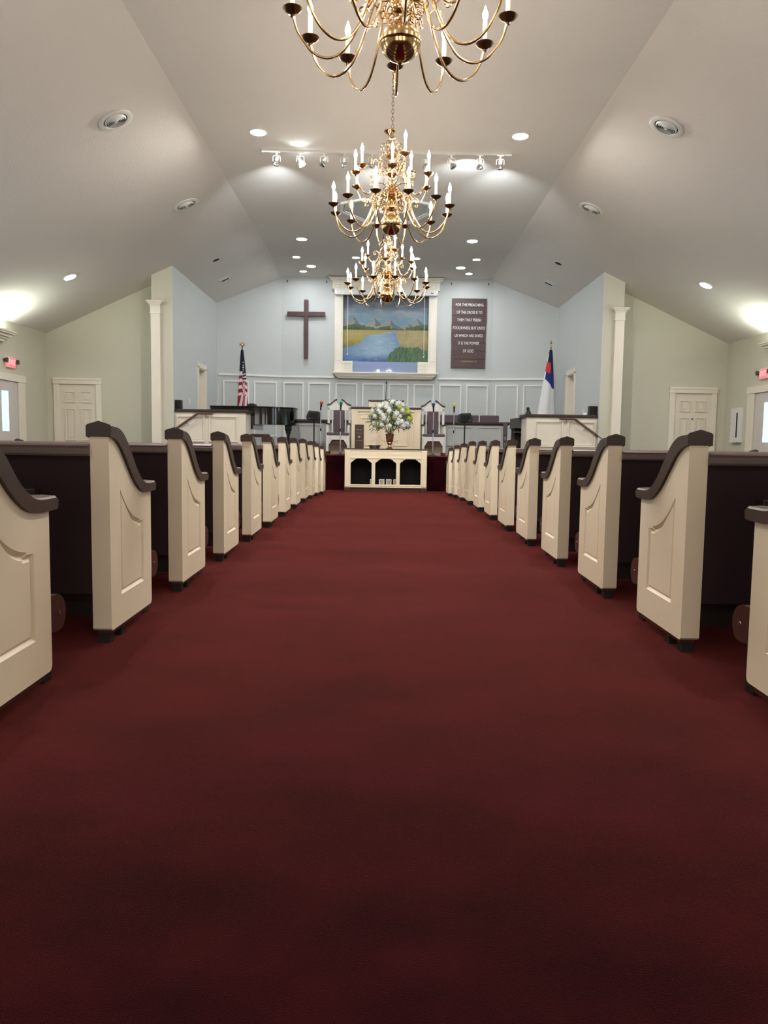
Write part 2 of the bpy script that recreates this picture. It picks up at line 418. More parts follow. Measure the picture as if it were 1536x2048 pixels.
# ---- front doors (six panels)
def front_door(idx, x0, x1, s):
    zb, zt = -0.095, 2.01
    bb = B(); w = 0.115
    bb.box(x0, x0+w, YDW-0.045, YDW, zb, zt); bb.box(x1-w, x1, YDW-0.045, YDW, zb, zt)
    bb.box(x0-0.01, x1+0.01, YDW-0.055, YDW, zt, zt+0.125); bb.box(x0, x1, YDW-0.065, YDW, zt+0.085, zt+0.11)
    d = struct(bb.obj('door_%d' % idx, 'trim', bevel=0.004))
    bb = B(); a, c = x0+w, x1-w
    bb.box(a, c, YDW-0.012, YDW+0.02, zb, zt)
    wd = c-a; ins = 0.11; mid = (a+c)/2
    for (p, q) in ((a+ins, mid-0.055), (mid+0.055, c-ins)):
        for (z0, z1) in ((0.08, 0.72), (0.82, 1.50), (1.62, 1.86)):
            bb.frame(p, q, z0, z1, YDW-0.012, 0.022, 0.02); bb.box(p+0.055, q-0.055, YDW-0.024, YDW-0.012, z0+0.055, z1-0.055, bev=0.006)
    bb.obj('door_leaf', 'door', d, bevel=0.002)
    bb = B(); hx = a+0.07 if s > 0 else c-0.07
    bb.lathe([(0, -0.012), (0.03, -0.012), (0.03, 0), (0, 0)], 12, (hx, YDW-0.02, 0.9), axis='y')
    bb.tube([(hx, YDW-0.02, 0.9), (hx, YDW-0.07, 0.9), (hx+s*0.02, YDW-0.08, 0.9), (hx+s*0.11, YDW-0.08, 0.9)], 0.009)
    bb.obj('door_handle', 'chrome', d, smooth=True)
    return d
front_door(3, -7.05, -6.04, -1)
d4 = front_door(4, 6.01, 7.01, 1)
bb = B(); bb.lathe([(0, -0.01), (0.018, -0.01), (0.018, 0.0), (0, 0)], 12, (6.51, YDW-0.014, 1.47), axis='y'); bb.obj('door_viewer', 'black', d4)

# ---- side exit doors on the outer walls
for s, idx in ((-1, 5), (1, 6)):
    zb = -0.095
    bb = B()
    def X(d): return s*(XW-d)
    def bx(b_, d0, d1, y0, y1, z0, z1): b_.box(min(X(d0), X(d1)), max(X(d0), X(d1)), y0, y1, z0, z1)
    ya, yb_ = 13.1, 15.30
    bx(bb, 0, 0.05, yb_-0.28, yb_, zb, 1.93); bx(bb, 0, 0.05, ya, ya+0.28, zb, 1.93); bx(bb, 0, 0.06, ya-0.02, yb_+0.02, 1.93, 2.06)
    d = struct(bb.obj('door_%d' % idx, 'trim', bevel=0.004))
    bb = B()
    m0 = (ya+yb_)/2
    bx(bb, 0, 0.03, ya+0.31, m0-0.01, zb, 1.92); bx(bb, 0, 0.03, m0+0.01, yb_-0.31, zb, 1.92)
    bb.obj('door_leaf', 'sidedoor', d)
    bb = B()
    for (p, q) in ((m0-0.68, m0-0.18), (m0+0.18, m0+0.43)): bx(bb, 0.031, 0.036, p, q, 0.98, 1.73)
    bb.obj('door_glass', 'daylite', d)
    bb = B(); bx(bb, 0.0, 0.012, yb_-0.31, yb_-0.28, zb, 1.93); bx(bb, 0.0, 0.012, ya+0.28, ya+0.31, zb, 1.93); bb.obj('door_gap', 'slot', d)

# ---- nave windows (daylight), all beyond the frame edges
wi = 1
for s in (-1, 1):
    for y in (4.4, 7.3, 10.2):
        bb = B(); a, c = sorted((s*XW, s*(XW-0.05)))
        bb.box(a, c, y-0.62, y-0.52, 0.75, 2.5); bb.box(a, c, y+0.52, y+0.62, 0.75, 2.5); bb.box(a, c, y-0.62, y+0.62, 2.5, 2.62); bb.box(a, c, y-0.66, y+0.66, 0.68, 0.75)
        bb.box(a, c, y-0.02, y+0.02, 0.75, 2.5); bb.box(a, c, y-0.52, y+0.52, 1.6, 1.64)
        w_ = struct(bb.obj('window_%d' % wi, 'white')); wi += 1
        bb = B(); a, c = sorted((s*(XW-0.005), s*(XW-0.015))); bb.box(a, c, y-0.52, y+0.52, 0.75, 2.5); bb.obj('window_pane', 'day', w_)

# ---- unseen glowing doors added in the rear wall to light rear faces of pews
for k, x in enumerate((-3.0, 0.0, 3.0)):
    bb = B(); bb.box(x-0.98, x-0.86, Y0, Y0+0.06, 0, 2.2); bb.box(x+0.86, x+0.98, Y0, Y0+0.06, 0, 2.2); bb.box(x-1.0, x+1.0, Y0, Y0+0.06, 2.2, 2.34); bb.box(x-0.04, x+0.04, Y0, Y0+0.04, 0, 2.2)
    d_ = struct(bb.obj('door_%d' % (7+k), 'white'))
    bb = B(); bb.box(x-0.86, x+0.86, Y0, Y0+0.02, 0.15, 2.2); bb.obj('door_glass', 'rear_fill', d_)

# ---- pilasters on the stub walls
for s, nm in ((-1, 'left'), (1, 'right')):
    bb = B(); xc_ = s*4.695; w = 0.093; z1 = 3.62
    bb.box(xc_-w, xc_+w, YST-0.07, YST, -0.095, 3.46)
    bb.box(xc_-w-0.015, xc_+w+0.015, YST-0.085, YST, 3.40, 3.425)
    bb.box(xc_-w-0.006, xc_+w+0.006, YST-0.076, YST, 3.425, 3.55)
    for k, (dz, dw) in enumerate(((3.55, 0.012), (3.575, 0.03), (3.60, 0.055), (3.625, 0.075))):
        bb.box(xc_-w-dw, xc_+w+dw, YST-0.07-dw, YST, dz, dz+0.025)
    bb.box(xc_-w-0.02, xc_+w+0.02, YST-0.09, YST, -0.095, 0.1)
    struct(bb.obj('trim_%d' % (2 if s < 0 else 3), 'trim'))

# ---- low panelled walls in front of piano and organ
for s, nm in ((-1, 'left'), (1, 'right')):
    bb = B()
    x0, x1 = sorted((s*2.90, s*XS))
    bb.box(x0, x1, 15.90, 16.02, -0.2, 1.44)
    xr = s*2.90
    bb.box(min(xr, xr+s*0.12), max(xr, xr+s*0.12), 16.02, 16.5, ZS, 1.44)
    for (p, q) in ((3.06, 3.66), (3.74, 4.33)):
        a, c = sorted((s*p, s*q)); bb.frame(a, c, 0.83, 1.37, 15.90, 0.034, 0.03); bb.frame(a+0.05, c-0.05, 0.88, 1.32, 15.90, 0.012, 0.012)
    struct(bb.obj('wall_low_' + nm, 'trim', bevel=0.003))
    bb = B(); a, c = sorted((s*2.85, s*(XS-0.0)))
    bb.box(a, c, 15.85, 16.06, 1.44, 1.50, bev=0.012); bb.box(min(s*2.85, s*3.06), max(s*2.85, s*3.06), 16.06, 16.5, 1.44, 1.50)
    struct(bb.obj('trim_%d' % (4 if s < 0 else 5), 'cap'))

# ---- choir rail behind the pulpit
bb = B()
for s, xo in ((-1, 2.30), (1, 2.88)):
    a, c = sorted((s*0.60, s*xo))
    bb.box(a, c, 18.20, 18.30, ZS, 1.34)
    for (p, q) in ((1.45, 2.05), (2.18, 2.74)):
        if q < xo: 
            u, v = sorted((s*p, s*q)); bb.frame(u, v, 0.82, 1.29, 18.20, 0.032, 0.028)
bb.box(-0.6, 0.6, 18.20, 18.30, ZS, 1.34)
struct(bb.obj('wall_choir', 'chancel'))
bb = B(); bb.box(-2.36, 2.96, 18.14, 18.36, 1.34, 1.40, bev=0.012); bb.box(-2.30, 2.90, 18.17, 18.33, 1.32, 1.34); struct(bb.obj('trim_6', 'cap'))

# ---- octagonal ceiling tray
bb = B()
oc = [(-0.93, 14.58), (-0.88, 14.1), (-0.46, 13.84), (0.36, 13.84), (0.78, 14.1), (0.80, 14.62), (0.38, 15.36), (-0.42, 15.36)]
cx_, cy_ = -0.05, 14.5
def scl(k): return [(cx_+(x-cx_)*k, cy_+(y-cy_)*k) for x, y in oc]
for (ko, ki, z) in ((1.0, 0.93, ZC-0.035), (0.90, 0.87, ZC-0.025)):
    o_, i_ = scl(ko), scl(ki)
    for k in range(8):
        j = (k+1) % 8
        bb.prism([o_[k], o_[j], i_[j], i_[k]], 'z', z, ZC)
t7 = struct(bb.obj('trim_7', 'white'))
bb = B(); bb.prism(scl(0.94), 'z', ZC-0.008, ZC); bb.obj('trim_panel', 'octagon', t7)

# ================================================================== PEWS
XA = 1.10; TH = 0.072; PEW_OUT = 5.9; PITCH = 1.05; YL2 = 2.917
curve = smoothc([(0.0, 0.831, 0), (0.045, 0.822, 0), (0.09, 0.801, 0), (0.135, 0.768, 0), (0.205, 0.706, 0), (0.26, 0.660, 0), (0.317, 0.624, 0), (0.36, 0.606, 0), (0.41, 0.597, 0), (0.46, 0.595, 0), (0.515, 0.597, 0)], 4)
curve = [(p.x, p.y) for p in curve]
def end_panel(s, name, parent, x_in, carved):
    """painted pew end: S-curved slab; carved = routed panel on the aisle face. x_in = aisle-side face"""
    bb = B(); bm = bb.bm
    out = curve + [(0.515, 0.105), (0.51, 0.092), (0.498, 0.087), (0.012, 0.081), (0.0, 0.09)]
    xf, xb = x_in, x_in + s*TH
    if not carved:
        bb.prism(out, 'x', xf, xb)
    else:
        inn = [(p.x, p.y) for p in smoothc([(0.118, 0.625, 0), (0.150, 0.592, 0), (0.20, 0.548, 0), (0.255, 0.515, 0), (0.31, 0.495, 0), (0.36, 0.485, 0)], 3)]
        inn += [(0.36, 0.478), (0.405, 0.476), (0.405, 0.208), (0.118, 0.203)]
        c = (0.262, 0.36)
        def shr(p, d):
            vx, vy = c[0]-p[0], c[1]-p[1]
            return (p[0]+math.copysign(min(d, abs(vx)*0.3), vx), p[1]+math.copysign(min(d, abs(vy)*0.3), vy))
        i2 = [shr(p, 0.011) for p in inn]
        i3 = [shr(p, 0.022) for p in inn]
        O = [bm.verts.new((xf, p[0], p[1])) for p in out]; I = [bm.verts.new((xf, p[0], p[1])) for p in inn]
        I2 = [bm.verts.new((xf+s*0.011, p[0], p[1])) for p in i2]; I3 = [bm.verts.new((xf+s*0.003, p[0], p[1])) for p in i3]
        K = [bm.verts.new((xb, p[0], p[1])) for p in out]
        n = len(O)
        eds = [bm.edges.new((O[i], O[(i+1) % n])) for i in range(n)] + [bm.edges.new((I[i], I[(i+1) % len(I)])) for i in range(len(I))]
        bmesh.ops.triangle_fill(bm, use_beauty=True, use_dissolve=False, edges=eds)
        for i in range(n): bm.faces.new((O[i], O[(i+1) % n], K[(i+1) % n], K[i]))
        bm.faces.new(K)
        for a, b_ in ((I, I2), (I2, I3)):
            for i in range(len(a)):
                j = (i+1) % len(a); bm.faces.new((a[i], a[j], b_[j], b_[i]))
        bm.faces.new(I3)
    e = bb.obj(name, 'pew', parent, bevel=0.0)
    # stained cap rail following the curve
    bb = B(); bm = bb.bm
    ov = 0.012
    top = smoothc([(-0.008, 0.878, 0), (0.05, 0.874, 0), (0.10, 0.866, 0), (0.156, 0.838, 0), (0.227, 0.776, 0), (0.291, 0.712, 0), (0.339, 0.676, 0), (0.385, 0.652, 0), (0.43, 0.641, 0), (0.50, 0.640, 0), (0.552, 0.641, 0)], 4)
    low = [(-0.008, 0.831)] + [(p[0], p[1]) for p in curve[1:]]
    low[-1] = (0.535, 0.597); low.append((0.556, 0.600)); 
    top = [(p.x, p.y) for p in top] + [(0.563, 0.632)]
    n = min(len(top), len(low)); 
    def resample(P, m_):
        L = [0]
        for a, b_ in zip(P, P[1:]): L.append(L[-1]+math.dist(a, b_))
        o = []
        for k in range(m_):
            t = L[-1]*k/(m_-1); i = max(j for j in range(len(L)) if L[j] <= t+1e-9); i = min(i, len(P)-2)
            f = (t-L[i])/max(1e-9, L[i+1]-L[i]); o.append((P[i][0]+(P[i+1][0]-P[i][0])*f, P[i][1]+(P[i+1][1]-P[i][1])*f))
        return o
    NN = 36; T, Lw = resample(top, NN), resample(low, NN)
    xl, xr = x_in - s*ov, x_in + s*(TH+ov); xm = x_in + s*TH/2
    rows = []
    for i in range(NN):
        k = max(0.0, 1 - i/9.0)            # little hipped crown at the rear top
        cr_ = 0.002 + 0.011*k
        prof_ = [(xl, Lw[i]), (xl, (T[i][0], T[i][1]-0.006)), (xl+s*0.006, T[i]), (xm, (T[i][0], T[i][1]+cr_)), (xr-s*0.006, T[i]), (xr, (T[i][0], T[i][1]-0.006)), (xr, Lw[i])]
        rows.append([bm.verts.new((x, p[0], p[1])) for x, p in prof_])
    for a, b_ in zip(rows, rows[1:]):
        for k in range(7):
            bm.faces.new((a[k], a[(k+1) % 7], b_[(k+1) % 7], b_[k]))
    bm.faces.new(rows[0]); bm.faces.new(rows[-1])
    bb.obj('cap_rail', 'cap', e, smooth=True, auto=35)
    return e

def make_pew(s):
    t = thing('pew', 'pew', 'pew', group='pews left of the aisle' if s < 0 else 'pews right of the aisle')
    xi, xo = s*XA, s*PEW_OUT
    end_panel(s, 'aisle_end', t, xi, True)
    end_panel(s, 'wall_end', t, xo, False)
    a, c = sorted((s*(XA+TH), xo))
    bb = B()
    bb.prism([(0.005, 0.245), (0.005, 0.765), (0.045, 0.765), (0.125, 0.36), (0.115, 0.245)], 'x', a, c)
    bb.box(a, c, 0.0, 0.03, 0.225, 0.245)
    bb.obj('backrest', 'back', t)
    bb = B()
    bb.prism([(-0.012, 0.757), (-0.016, 0.765), (-0.016, 0.784), (-0.010, 0.788), (-0.012, 0.796), (-0.004, 0.803), (0.035, 0.803), (0.052, 0.795), (0.052, 0.757)], 'x', a, c)
    bb.obj('top_rail', 'rail', t)
    nose = [(p.x, p.y) for p in smoothc([(0.50, 0.205, 0), (0.59, 0.195, 0), (0.635, 0.205, 0), (0.655, 0.245, 0), (0.645, 0.285, 0), (0.61, 0.312, 0), (0.56, 0.318, 0), (0.50, 0.318, 0)], 4)]
    bb = B()
    bb.prism([(0.10, 0.20), (0.10, 0.32), (0.30, 0.315)] + nose[::-1], 'x', a, c)
    bb.obj('seat', 'seatwood', t)
    bb = B(); bb.box(a, c, 0.03, 0.05, 0.13, 0.245); bb.obj('lower_board', 'foot', t)
    u, v = sorted((s*(XA+0.012), s*(XA+TH)))
    bb = B(); bb.prism([(0.516, nose[0][1])] + nose[1:-1] + [(0.516, 0.318)], 'x', u, v); br = bb.obj('seat_nose', 'seatwood', t, smooth=True)
    bb = B(); bb.lathe([(0, -0.004), (0.006, -0.003), (0.008, 0.003), (0, 0.003)], 10, (s*(XA+0.012), 0.60, 0.255), axis='x'); bb.obj('bolt', 'chrome', br)
    for xx in (XA+0.045, 3.4):
        bb = B(); u, v = sorted((s*xx, s*(xx+0.045)))
        bb.prism([(0.10, 0.027), (0.10, 0.20), (0.30, 0.36), (0.44, 0.36), (0.60, 0.20), (0.60, 0.027)] if xx > 2 else [(0.555, 0.027), (0.53, 0.195), (0.615, 0.195), (0.61, 0.027)], 'x', u, v); bb.obj('leg_board', 'foot', t)
    u, v = sorted((s*(XA+0.006), s*(XA+TH-0.006)))
    bb = B(); bb.box(u, v, 0.02, 0.475, 0.068, 0.086); bb.obj('base_strip', 'plinth', t)
    for (p, q) in ((0.02, 0.066), (0.15, 0.20)):
        u, v = sorted((s*(XA+0.014), s*(XA+TH-0.01)))
        bb = B(); bb.box(u, v, p, q, 0.027, 0.070); bb.obj('foot', 'foot', t)
    bb = B(); u, v = sorted((s*1.37, s*1.44)); bb.box(u, v, -0.04, 0.006, 0.60, 0.632, bev=0.004); bb.obj('cup_rack', 'cap', t)
    return t

ORD = ['nearest the communion table', 'second from the communion table', 'third from the communion table', 'fourth from the communion table',
       'fifth from the communion table', 'sixth from the communion table', 'seventh from the communion table', 'eighth from the communion table',
       'ninth from the communion table', 'third from the camera end', 'second from the camera end', 'closest to the camera and cut by the frame']
ZOFF = {10: -0.025, 11: -0.053, 12: -0.094}
for s, nm, dy in ((-1, 'left', 0.0), (1, 'right', -0.018)):
    proto = None
    for i in range(1, 13):
        y = YL2 + PITCH*(i-2) + dy; z = ZOFF.get(i, 0.0)
        lab = 'cream-ended pew %s of the aisle, %s' % (nm, ORD[12-i])
        if proto is None:
            proto = make_pew(s); proto.location = (0, y, z); proto['label'] = lab
        else: dup(proto, (0, y, z), lab)

# ================================================================== CHANDELIERS
def crv(pts, n=6): return smoothc([(r_, 0, z_) for r_, z_ in pts], n)
def make_chandelier(rot, label):
    t = thing('chandelier', label, 'chandelier', (0, 0, 0), 0, 'brass chandeliers')
    Z = lambda z: z - ZC
    bb = B(); bb.lathe([(0, 0), (0.078, 0), (0.08, -0.012), (0.06, -0.03), (0.045, -0.036), (0.03, -0.05), (0.012, -0.062), (0, -0.066)], 24); bb.obj('canopy', 'brass', t, smooth=True)
    bb = B()
    z = -0.062; k = 0
    while z > Z(3.745):
        h = 0.021
        pts = []
        for j in range(12):
            a = 2*PI*j/12; u, v = 0.011*math.cos(a), h*math.sin(a)
            pts.append((u, 0, z-h+0.004+v) if k % 2 == 0 else (0, u, z-h+0.004+v))
        bb.tube(pts, 0.0026, 5, closed=True); z -= 0.0345; k += 1
    bb.obj('chain', 'antique', t, smooth=True)
    P = [(0.0, 3.745), (0.012, 3.74), (0.014, 3.725), (0.028, 3.715), (0.032, 3.70), (0.018, 3.688), (0.016, 3.665), (0.030, 3.65), (0.034, 3.635), (0.02, 3.61), (0.016, 3.58), (0.03, 3.56),
         (0.055, 3.545), (0.058, 3.53), (0.04, 3.515), (0.022, 3.49), (0.02, 3.46), (0.034, 3.445), (0.06, 3.415), (0.068, 3.39), (0.06, 3.365), (0.036, 3.345), (0.024, 3.32), (0.024, 3.28),
         (0.05, 3.255), (0.056, 3.235), (0.03, 3.215), (0.05, 3.195), (0.078, 3.185), (0.08, 3.17), (0.05, 3.155), (0.036, 3.13), (0.04, 3.10), (0.056, 3.08), (0.06, 3.06), (0.046, 3.04), (0.028, 3.02), (0.034, 3.0), (0.05, 2.99)]
    bb = B(); bb.lathe([(r_, Z(z_)) for r_, z_ in P], 20); bb.obj('stem', 'brass', t, smooth=True, auto=60)
    bb = B(); pr = []
    for j in range(19):
        a = PI*(0.17 + 0.83*j/18)
        pr.append((0.104*math.sin(a), Z(2.906)+0.098*math.cos(a)))
        if j == 7: pr += [(0.1085, Z(2.906)+0.008), (0.1085, Z(2.906)-0.008)]
    pr[-1] = (0.012, pr[-1][1]); pr += [(0.014, pr[-1][1]-0.008), (0.0, pr[-1][1]-0.016)]
    bb.lathe(pr, 32); bb.obj('globe', 'brass', t, smooth=True, auto=50)
    tiers = [(12, 0.56, 3.04, [(0.04, 0.09), (0.085, 0.135), (0.135, 0.125), (0.185, 0.03), (0.235, -0.095), (0.30, -0.19), (0.38, -0.225), (0.46, -0.195), (0.525, -0.115), (0.555, -0.03), (0.56, 0.0)], [15 + 30*k for k in range(12)]),
             (6, 0.39, 3.31, [(0.04, 0.075), (0.08, 0.11), (0.125, 0.085), (0.165, -0.02), (0.21, -0.12), (0.265, -0.16), (0.325, -0.13), (0.375, -0.05), (0.39, 0.0)], [60*k for k in range(6)]),
             (3, 0.29, 3.46, [(0.03, 0.08), (0.06, 0.115), (0.10, 0.09), (0.13, 0.0), (0.17, -0.08), (0.215, -0.095), (0.265, -0.045), (0.288, -0.01), (0.29, 0.0)], [-100, 24, 140])]
    for (n, rr, zc, pts, angs) in tiers:
        proto = None
        for a in angs:
            phi = R(a + rot - 90)
            if proto is None:
                bb = B(); bb.tube(crv(pts, 5), 0.0072, 8)
                # leaf scroll springing from the arm near the hub
                sx, sz = pts[3]
                sc_ = [(sx-0.005, sz+0.03), (sx+0.03, sz+0.065), (sx+0.065, sz+0.06), (sx+0.075, sz+0.03), (sx+0.055, sz+0.018), (sx+0.046, sz+0.034)]
                bb.tube(crv(sc_, 5), [0.005]*25 + [0.007], 6)
                bb.ball((sc_[-1][0], 0, sc_[-1][1]), 0.0085, sub=1)
                arm = bb.obj('arm', 'brass', t, smooth=True, auto=70)
                bb = B(); bb.lathe([(0.0, -0.03), (0.011, -0.028), (0.008, -0.018), (0.016, -0.012), (0.03, -0.006), (0.044, 0.004), (0.051, 0.014), (0.048, 0.015), (0.03, 0.006), (0.016, 0.004), (0.0165, 0.022), (0.0, 0.022)], 18, (rr, 0, 0)); bb.obj('drip_pan', 'antique', arm, smooth=True, auto=60)
                bb = B(); bb.lathe([(0.0, 0.02), (0.0125, 0.02), (0.0120, 0.135), (0.0105, 0.140), (0, 0.140)], 12, (rr, 0, 0)); bb.obj('candle_sleeve', 'candle', arm, smooth=True, auto=50)
                bb = B(); bb.lathe([(0.0, 0.139), (0.009, 0.141), (0.013, 0.150), (0.0160, 0.162), (0.0150, 0.174), (0.010, 0.188), (0.005, 0.200), (0.002, 0.212), (0.0, 0.216)], 8, (rr, 0, 0)); bb.obj('bulb', 'bulb', arm, smooth=True, auto=80)
                arm.location = (0, 0, Z(zc)); arm.rotation_euler = (0, 0, phi); proto = arm
            else:
                c = dup(proto, parent=t); c.rotation_euler = (0, 0, phi)
    # filigree scrolls between the tiers
    bb = B()
    for zc, rs, n, ph in ((3.60, 0.10, 6, 0), (3.44, 0.13, 6, 30), (3.24, 0.15, 6, 0), (3.08, 0.13, 12, 15)):
        for k in range(n):
            a = 2*PI*k/n + R(ph+rot)
            pts = [(0.03, 0.0), (rs*0.55, 0.045), (rs*0.95, 0.05), (rs*1.1, 0.015), (rs*0.9, -0.005), (rs*0.82, 0.015)]
            P3 = [Vector((p.x*math.cos(a), p.x*math.sin(a), p.z+Z(zc))) for p in crv(pts, 4)]
            bb.tube(P3, 0.0042, 5); bb.ball(P3[-1], 0.008, sub=1)
            pts = [(0.03, 0.0), (rs*0.4, -0.04), (rs*0.7, -0.06), (rs*0.85, -0.035), (rs*0.7, -0.02)]
            P3 = [Vector((p.x*math.cos(a), p.x*math.sin(a), p.z+Z(zc))) for p in crv(pts, 4)]
            bb.tube(P3, 0.0036, 5); bb.ball(P3[-1], 0.007, sub=1)
    bb.obj('scrollwork', 'brass', t, smooth=True, auto=70)
    return t
for (x, y, rot, lab) in ((0.0, 4.18, -13.0, 'brass chandelier cut by the top of the frame, largest of three'),
                         (-0.012, 7.5, 0.0, 'brass candle chandelier hanging in the middle of the three'),
                         (-0.03, 10.95, -5.0, 'brass chandelier hanging in front of the landscape painting, smallest of three')):
    c = make_chandelier(rot, lab); c.location = (x, y, ZC)

# ================================================================== CEILING FIXTURES
def on_ceil(o, x, y):
    if abs(x) <= XC: o.location = (x, y, ZC)
    else:
        s = 1 if x > 0 else -1
        o.location = (x, y, zceil(x)); o.rotation_euler = (0, s*math.atan(SL), 0)
def make_downlight(can, r=0.085):
    t = thing('downlight', 'x', 'ceiling light', group='recessed ceiling downlights')
    bb = B(); bb.lathe([(r, -0.001), (r, -0.008), (r+0.012, -0.009), (r+0.022, -0.004), (r+0.022, 0.0)], 32); bb.obj('trim_ring', 'alu', t, smooth=True)
    bb = B(); bb.lathe([(0, -0.005), (r, -0.005), (r, -0.003), (0, -0.003)], 32); bb.obj('lens', 'can' if can else 'disc', t)
    return t
pd, pc = None, None
DL = [(-1.86, 11.07, 0, 'flat white downlight left of the track rail, nearest on the flat ceiling'), (1.79, 11.06, 0, 'flat white downlight right of the track rail, nearest on the flat ceiling'),
      (-1.84, 16.6, 0, 'flat white downlight on the left, just nearer than the glowing cans above the cross'), (1.76, 16.55, 0, 'flat white downlight on the right, just nearer than the glowing cans above the plaque'),
      (-2.13, 18.16, 1, 'glowing can downlight on the left ceiling above the cross, farther from the wall'), (2.04, 18.14, 1, 'glowing can downlight on the right ceiling above the plaque, farther from the wall'),
      (-1.87, 19.05, 0, 'flat white downlight left of the painting cornice, second from the back wall'), (1.76, 18.98, 0, 'flat white downlight right of the painting cornice, second from the back wall'),
      (-2.12, 19.62, 1, 'glowing can downlight closest to the wall above the cross'), (2.03, 19.6, 1, 'glowing can downlight closest to the wall above the plaque'),
      (-0.75, 18.13, 1, 'glowing can downlight seen behind the left candles of the farthest chandelier'), (0.65, 18.13, 1, 'glowing can downlight seen behind the right candles of the farthest chandelier'),
      (-5.72, 14.05, 0, 'flat white downlight on the left sloping ceiling near the exit sign'), (5.68, 14.0, 0, 'flat white downlight on the right sloping ceiling near the exit sign')]
DL += [(-1.86, 5.5, 0, 'added unseen downlight over the left pews, beyond the top of the frame'), (1.79, 5.5, 0, 'added unseen downlight over the right pews, beyond the top of the frame'),  # unseen pair added to brighten pew ends without lighting the ceiling
       (-3.6, -0.6, 0, 'added unseen downlight on the left slope, behind the camera'), (3.6, -0.6, 0, 'added unseen downlight on the right slope, behind the camera')]  # unseen pair added behind the camera to light the pews from the rear
for x, y, can, lab in DL:
    if can:
        if pc is None: pc = make_downlight(True, 0.082); o = pc
        else: o = dup(pc)
    else:
        if pd is None: pd = make_downlight(False, 0.105); o = pd
        else: o = dup(pd)
        if y > 12 or y < 2:
            for k in kids(o):
                if k.name.startswith('lens'):
                    k.data = k.data.copy(); k.data.materials[0] = M['discdim']
    o['label'] = lab; on_ceil(o, x, y)
def make_diffuser():
    t = thing('air_vent', 'x', 'air vent', group='round ceiling air vents')
    bb = B(); bb.lathe([(0.215, -0.001), (0.218, -0.012), (0.20, -0.022), (0.155, -0.016), (0.150, -0.004), (0.150, -0.001)], 40); bb.obj('outer_ring', 'alu', t, smooth=True)
    bb = B(); bb.lathe([(0, -0.002), (0.152, -0.002), (0.152, -0.0005), (0, -0.0005)], 32); bb.obj('throat', 'slot', t)
    bb = B()
    for r_ in (0.028, 0.052, 0.076, 0.10, 0.124):
        bb.lathe([(r_, -0.030), (r_+0.014, -0.010), (r_+0.012, -0.008), (r_-0.002, -0.028), (r_, -0.030)], 32)
    bb.lathe([(0, -0.036), (0.016, -0.034), (0.012, -0.004), (0, -0.004)], 16); bb.box(-0.006, 0.006, -0.135, 0.135, -0.014, -0.006)
    bb.obj('ring_louvres', 'alu', t, smooth=True)
    return t
pv = None
for x, y, lab in ((-3.44, 9.88, 'round white ceiling vent on the left slope, larger and nearer one'), (3.40, 9.86, 'round white ceiling vent on the right slope, larger and nearer one'),
                  (-3.43, 13.26, 'round white ceiling vent on the left slope, smaller and farther one'), (3.38, 13.22, 'round white ceiling vent on the right slope, smaller and farther one')):
    if pv is None: pv = make_diffuser(); o = pv
    else: o = dup(pv)
    o['label'] = lab; on_ceil(o, x, y)
ps = None
for x, y, lab in ((-3.66, 16.65, 'small black round ceiling speaker on the left chancel slope'), (3.60, 16.61, 'small black round ceiling speaker on the right chancel slope')):
    if ps is None:
        ps = thing('ceiling_speaker', 'x', 'speaker', group='round ceiling speakers')
        bb = B(); bb.lathe([(0.080, -0.001), (0.080, -0.006), (0.088, -0.006), (0.092, 0.0)], 28); bb.obj('rim', 'alu', ps, smooth=True)
        bb = B(); bb.lathe([(0, -0.006), (0.05, -0.005), (0.081, -0.003), (0.081, -0.001), (0, -0.001)], 28); bb.obj('grille', 'slot', ps, smooth=True); o = ps
    else: o = dup(ps)
    o['label'] = lab; on_ceil(o, x, y)
ps = None
for x, y, lab in ((-3.81, 18.2, 'small square ceiling register on the left chancel slope'), (3.76, 18.2, 'small square ceiling register on the right chancel slope')):
    if ps is None:
        ps = thing('ceiling_register', 'x', 'air vent', group='square ceiling registers')
        bb = B(); bb.box(-0.13, 0.13, -0.15, 0.15, -0.008, 0.0, bev=0.002)
        for k in range(4): bb.box(-0.10, 0.10, 0.02-0.03*k, 0.03-0.03*k, -0.012, -0.008)
        bb.obj('plate', 'alu', ps)
        bb = B(); bb.box(-0.09, 0.09, 0.02, 0.125, -0.0095, -0.0075); bb.obj('opening', 'slot', ps); o = ps
    else: o = dup(ps)
    o['label'] = lab; on_ceil(o, x, y)
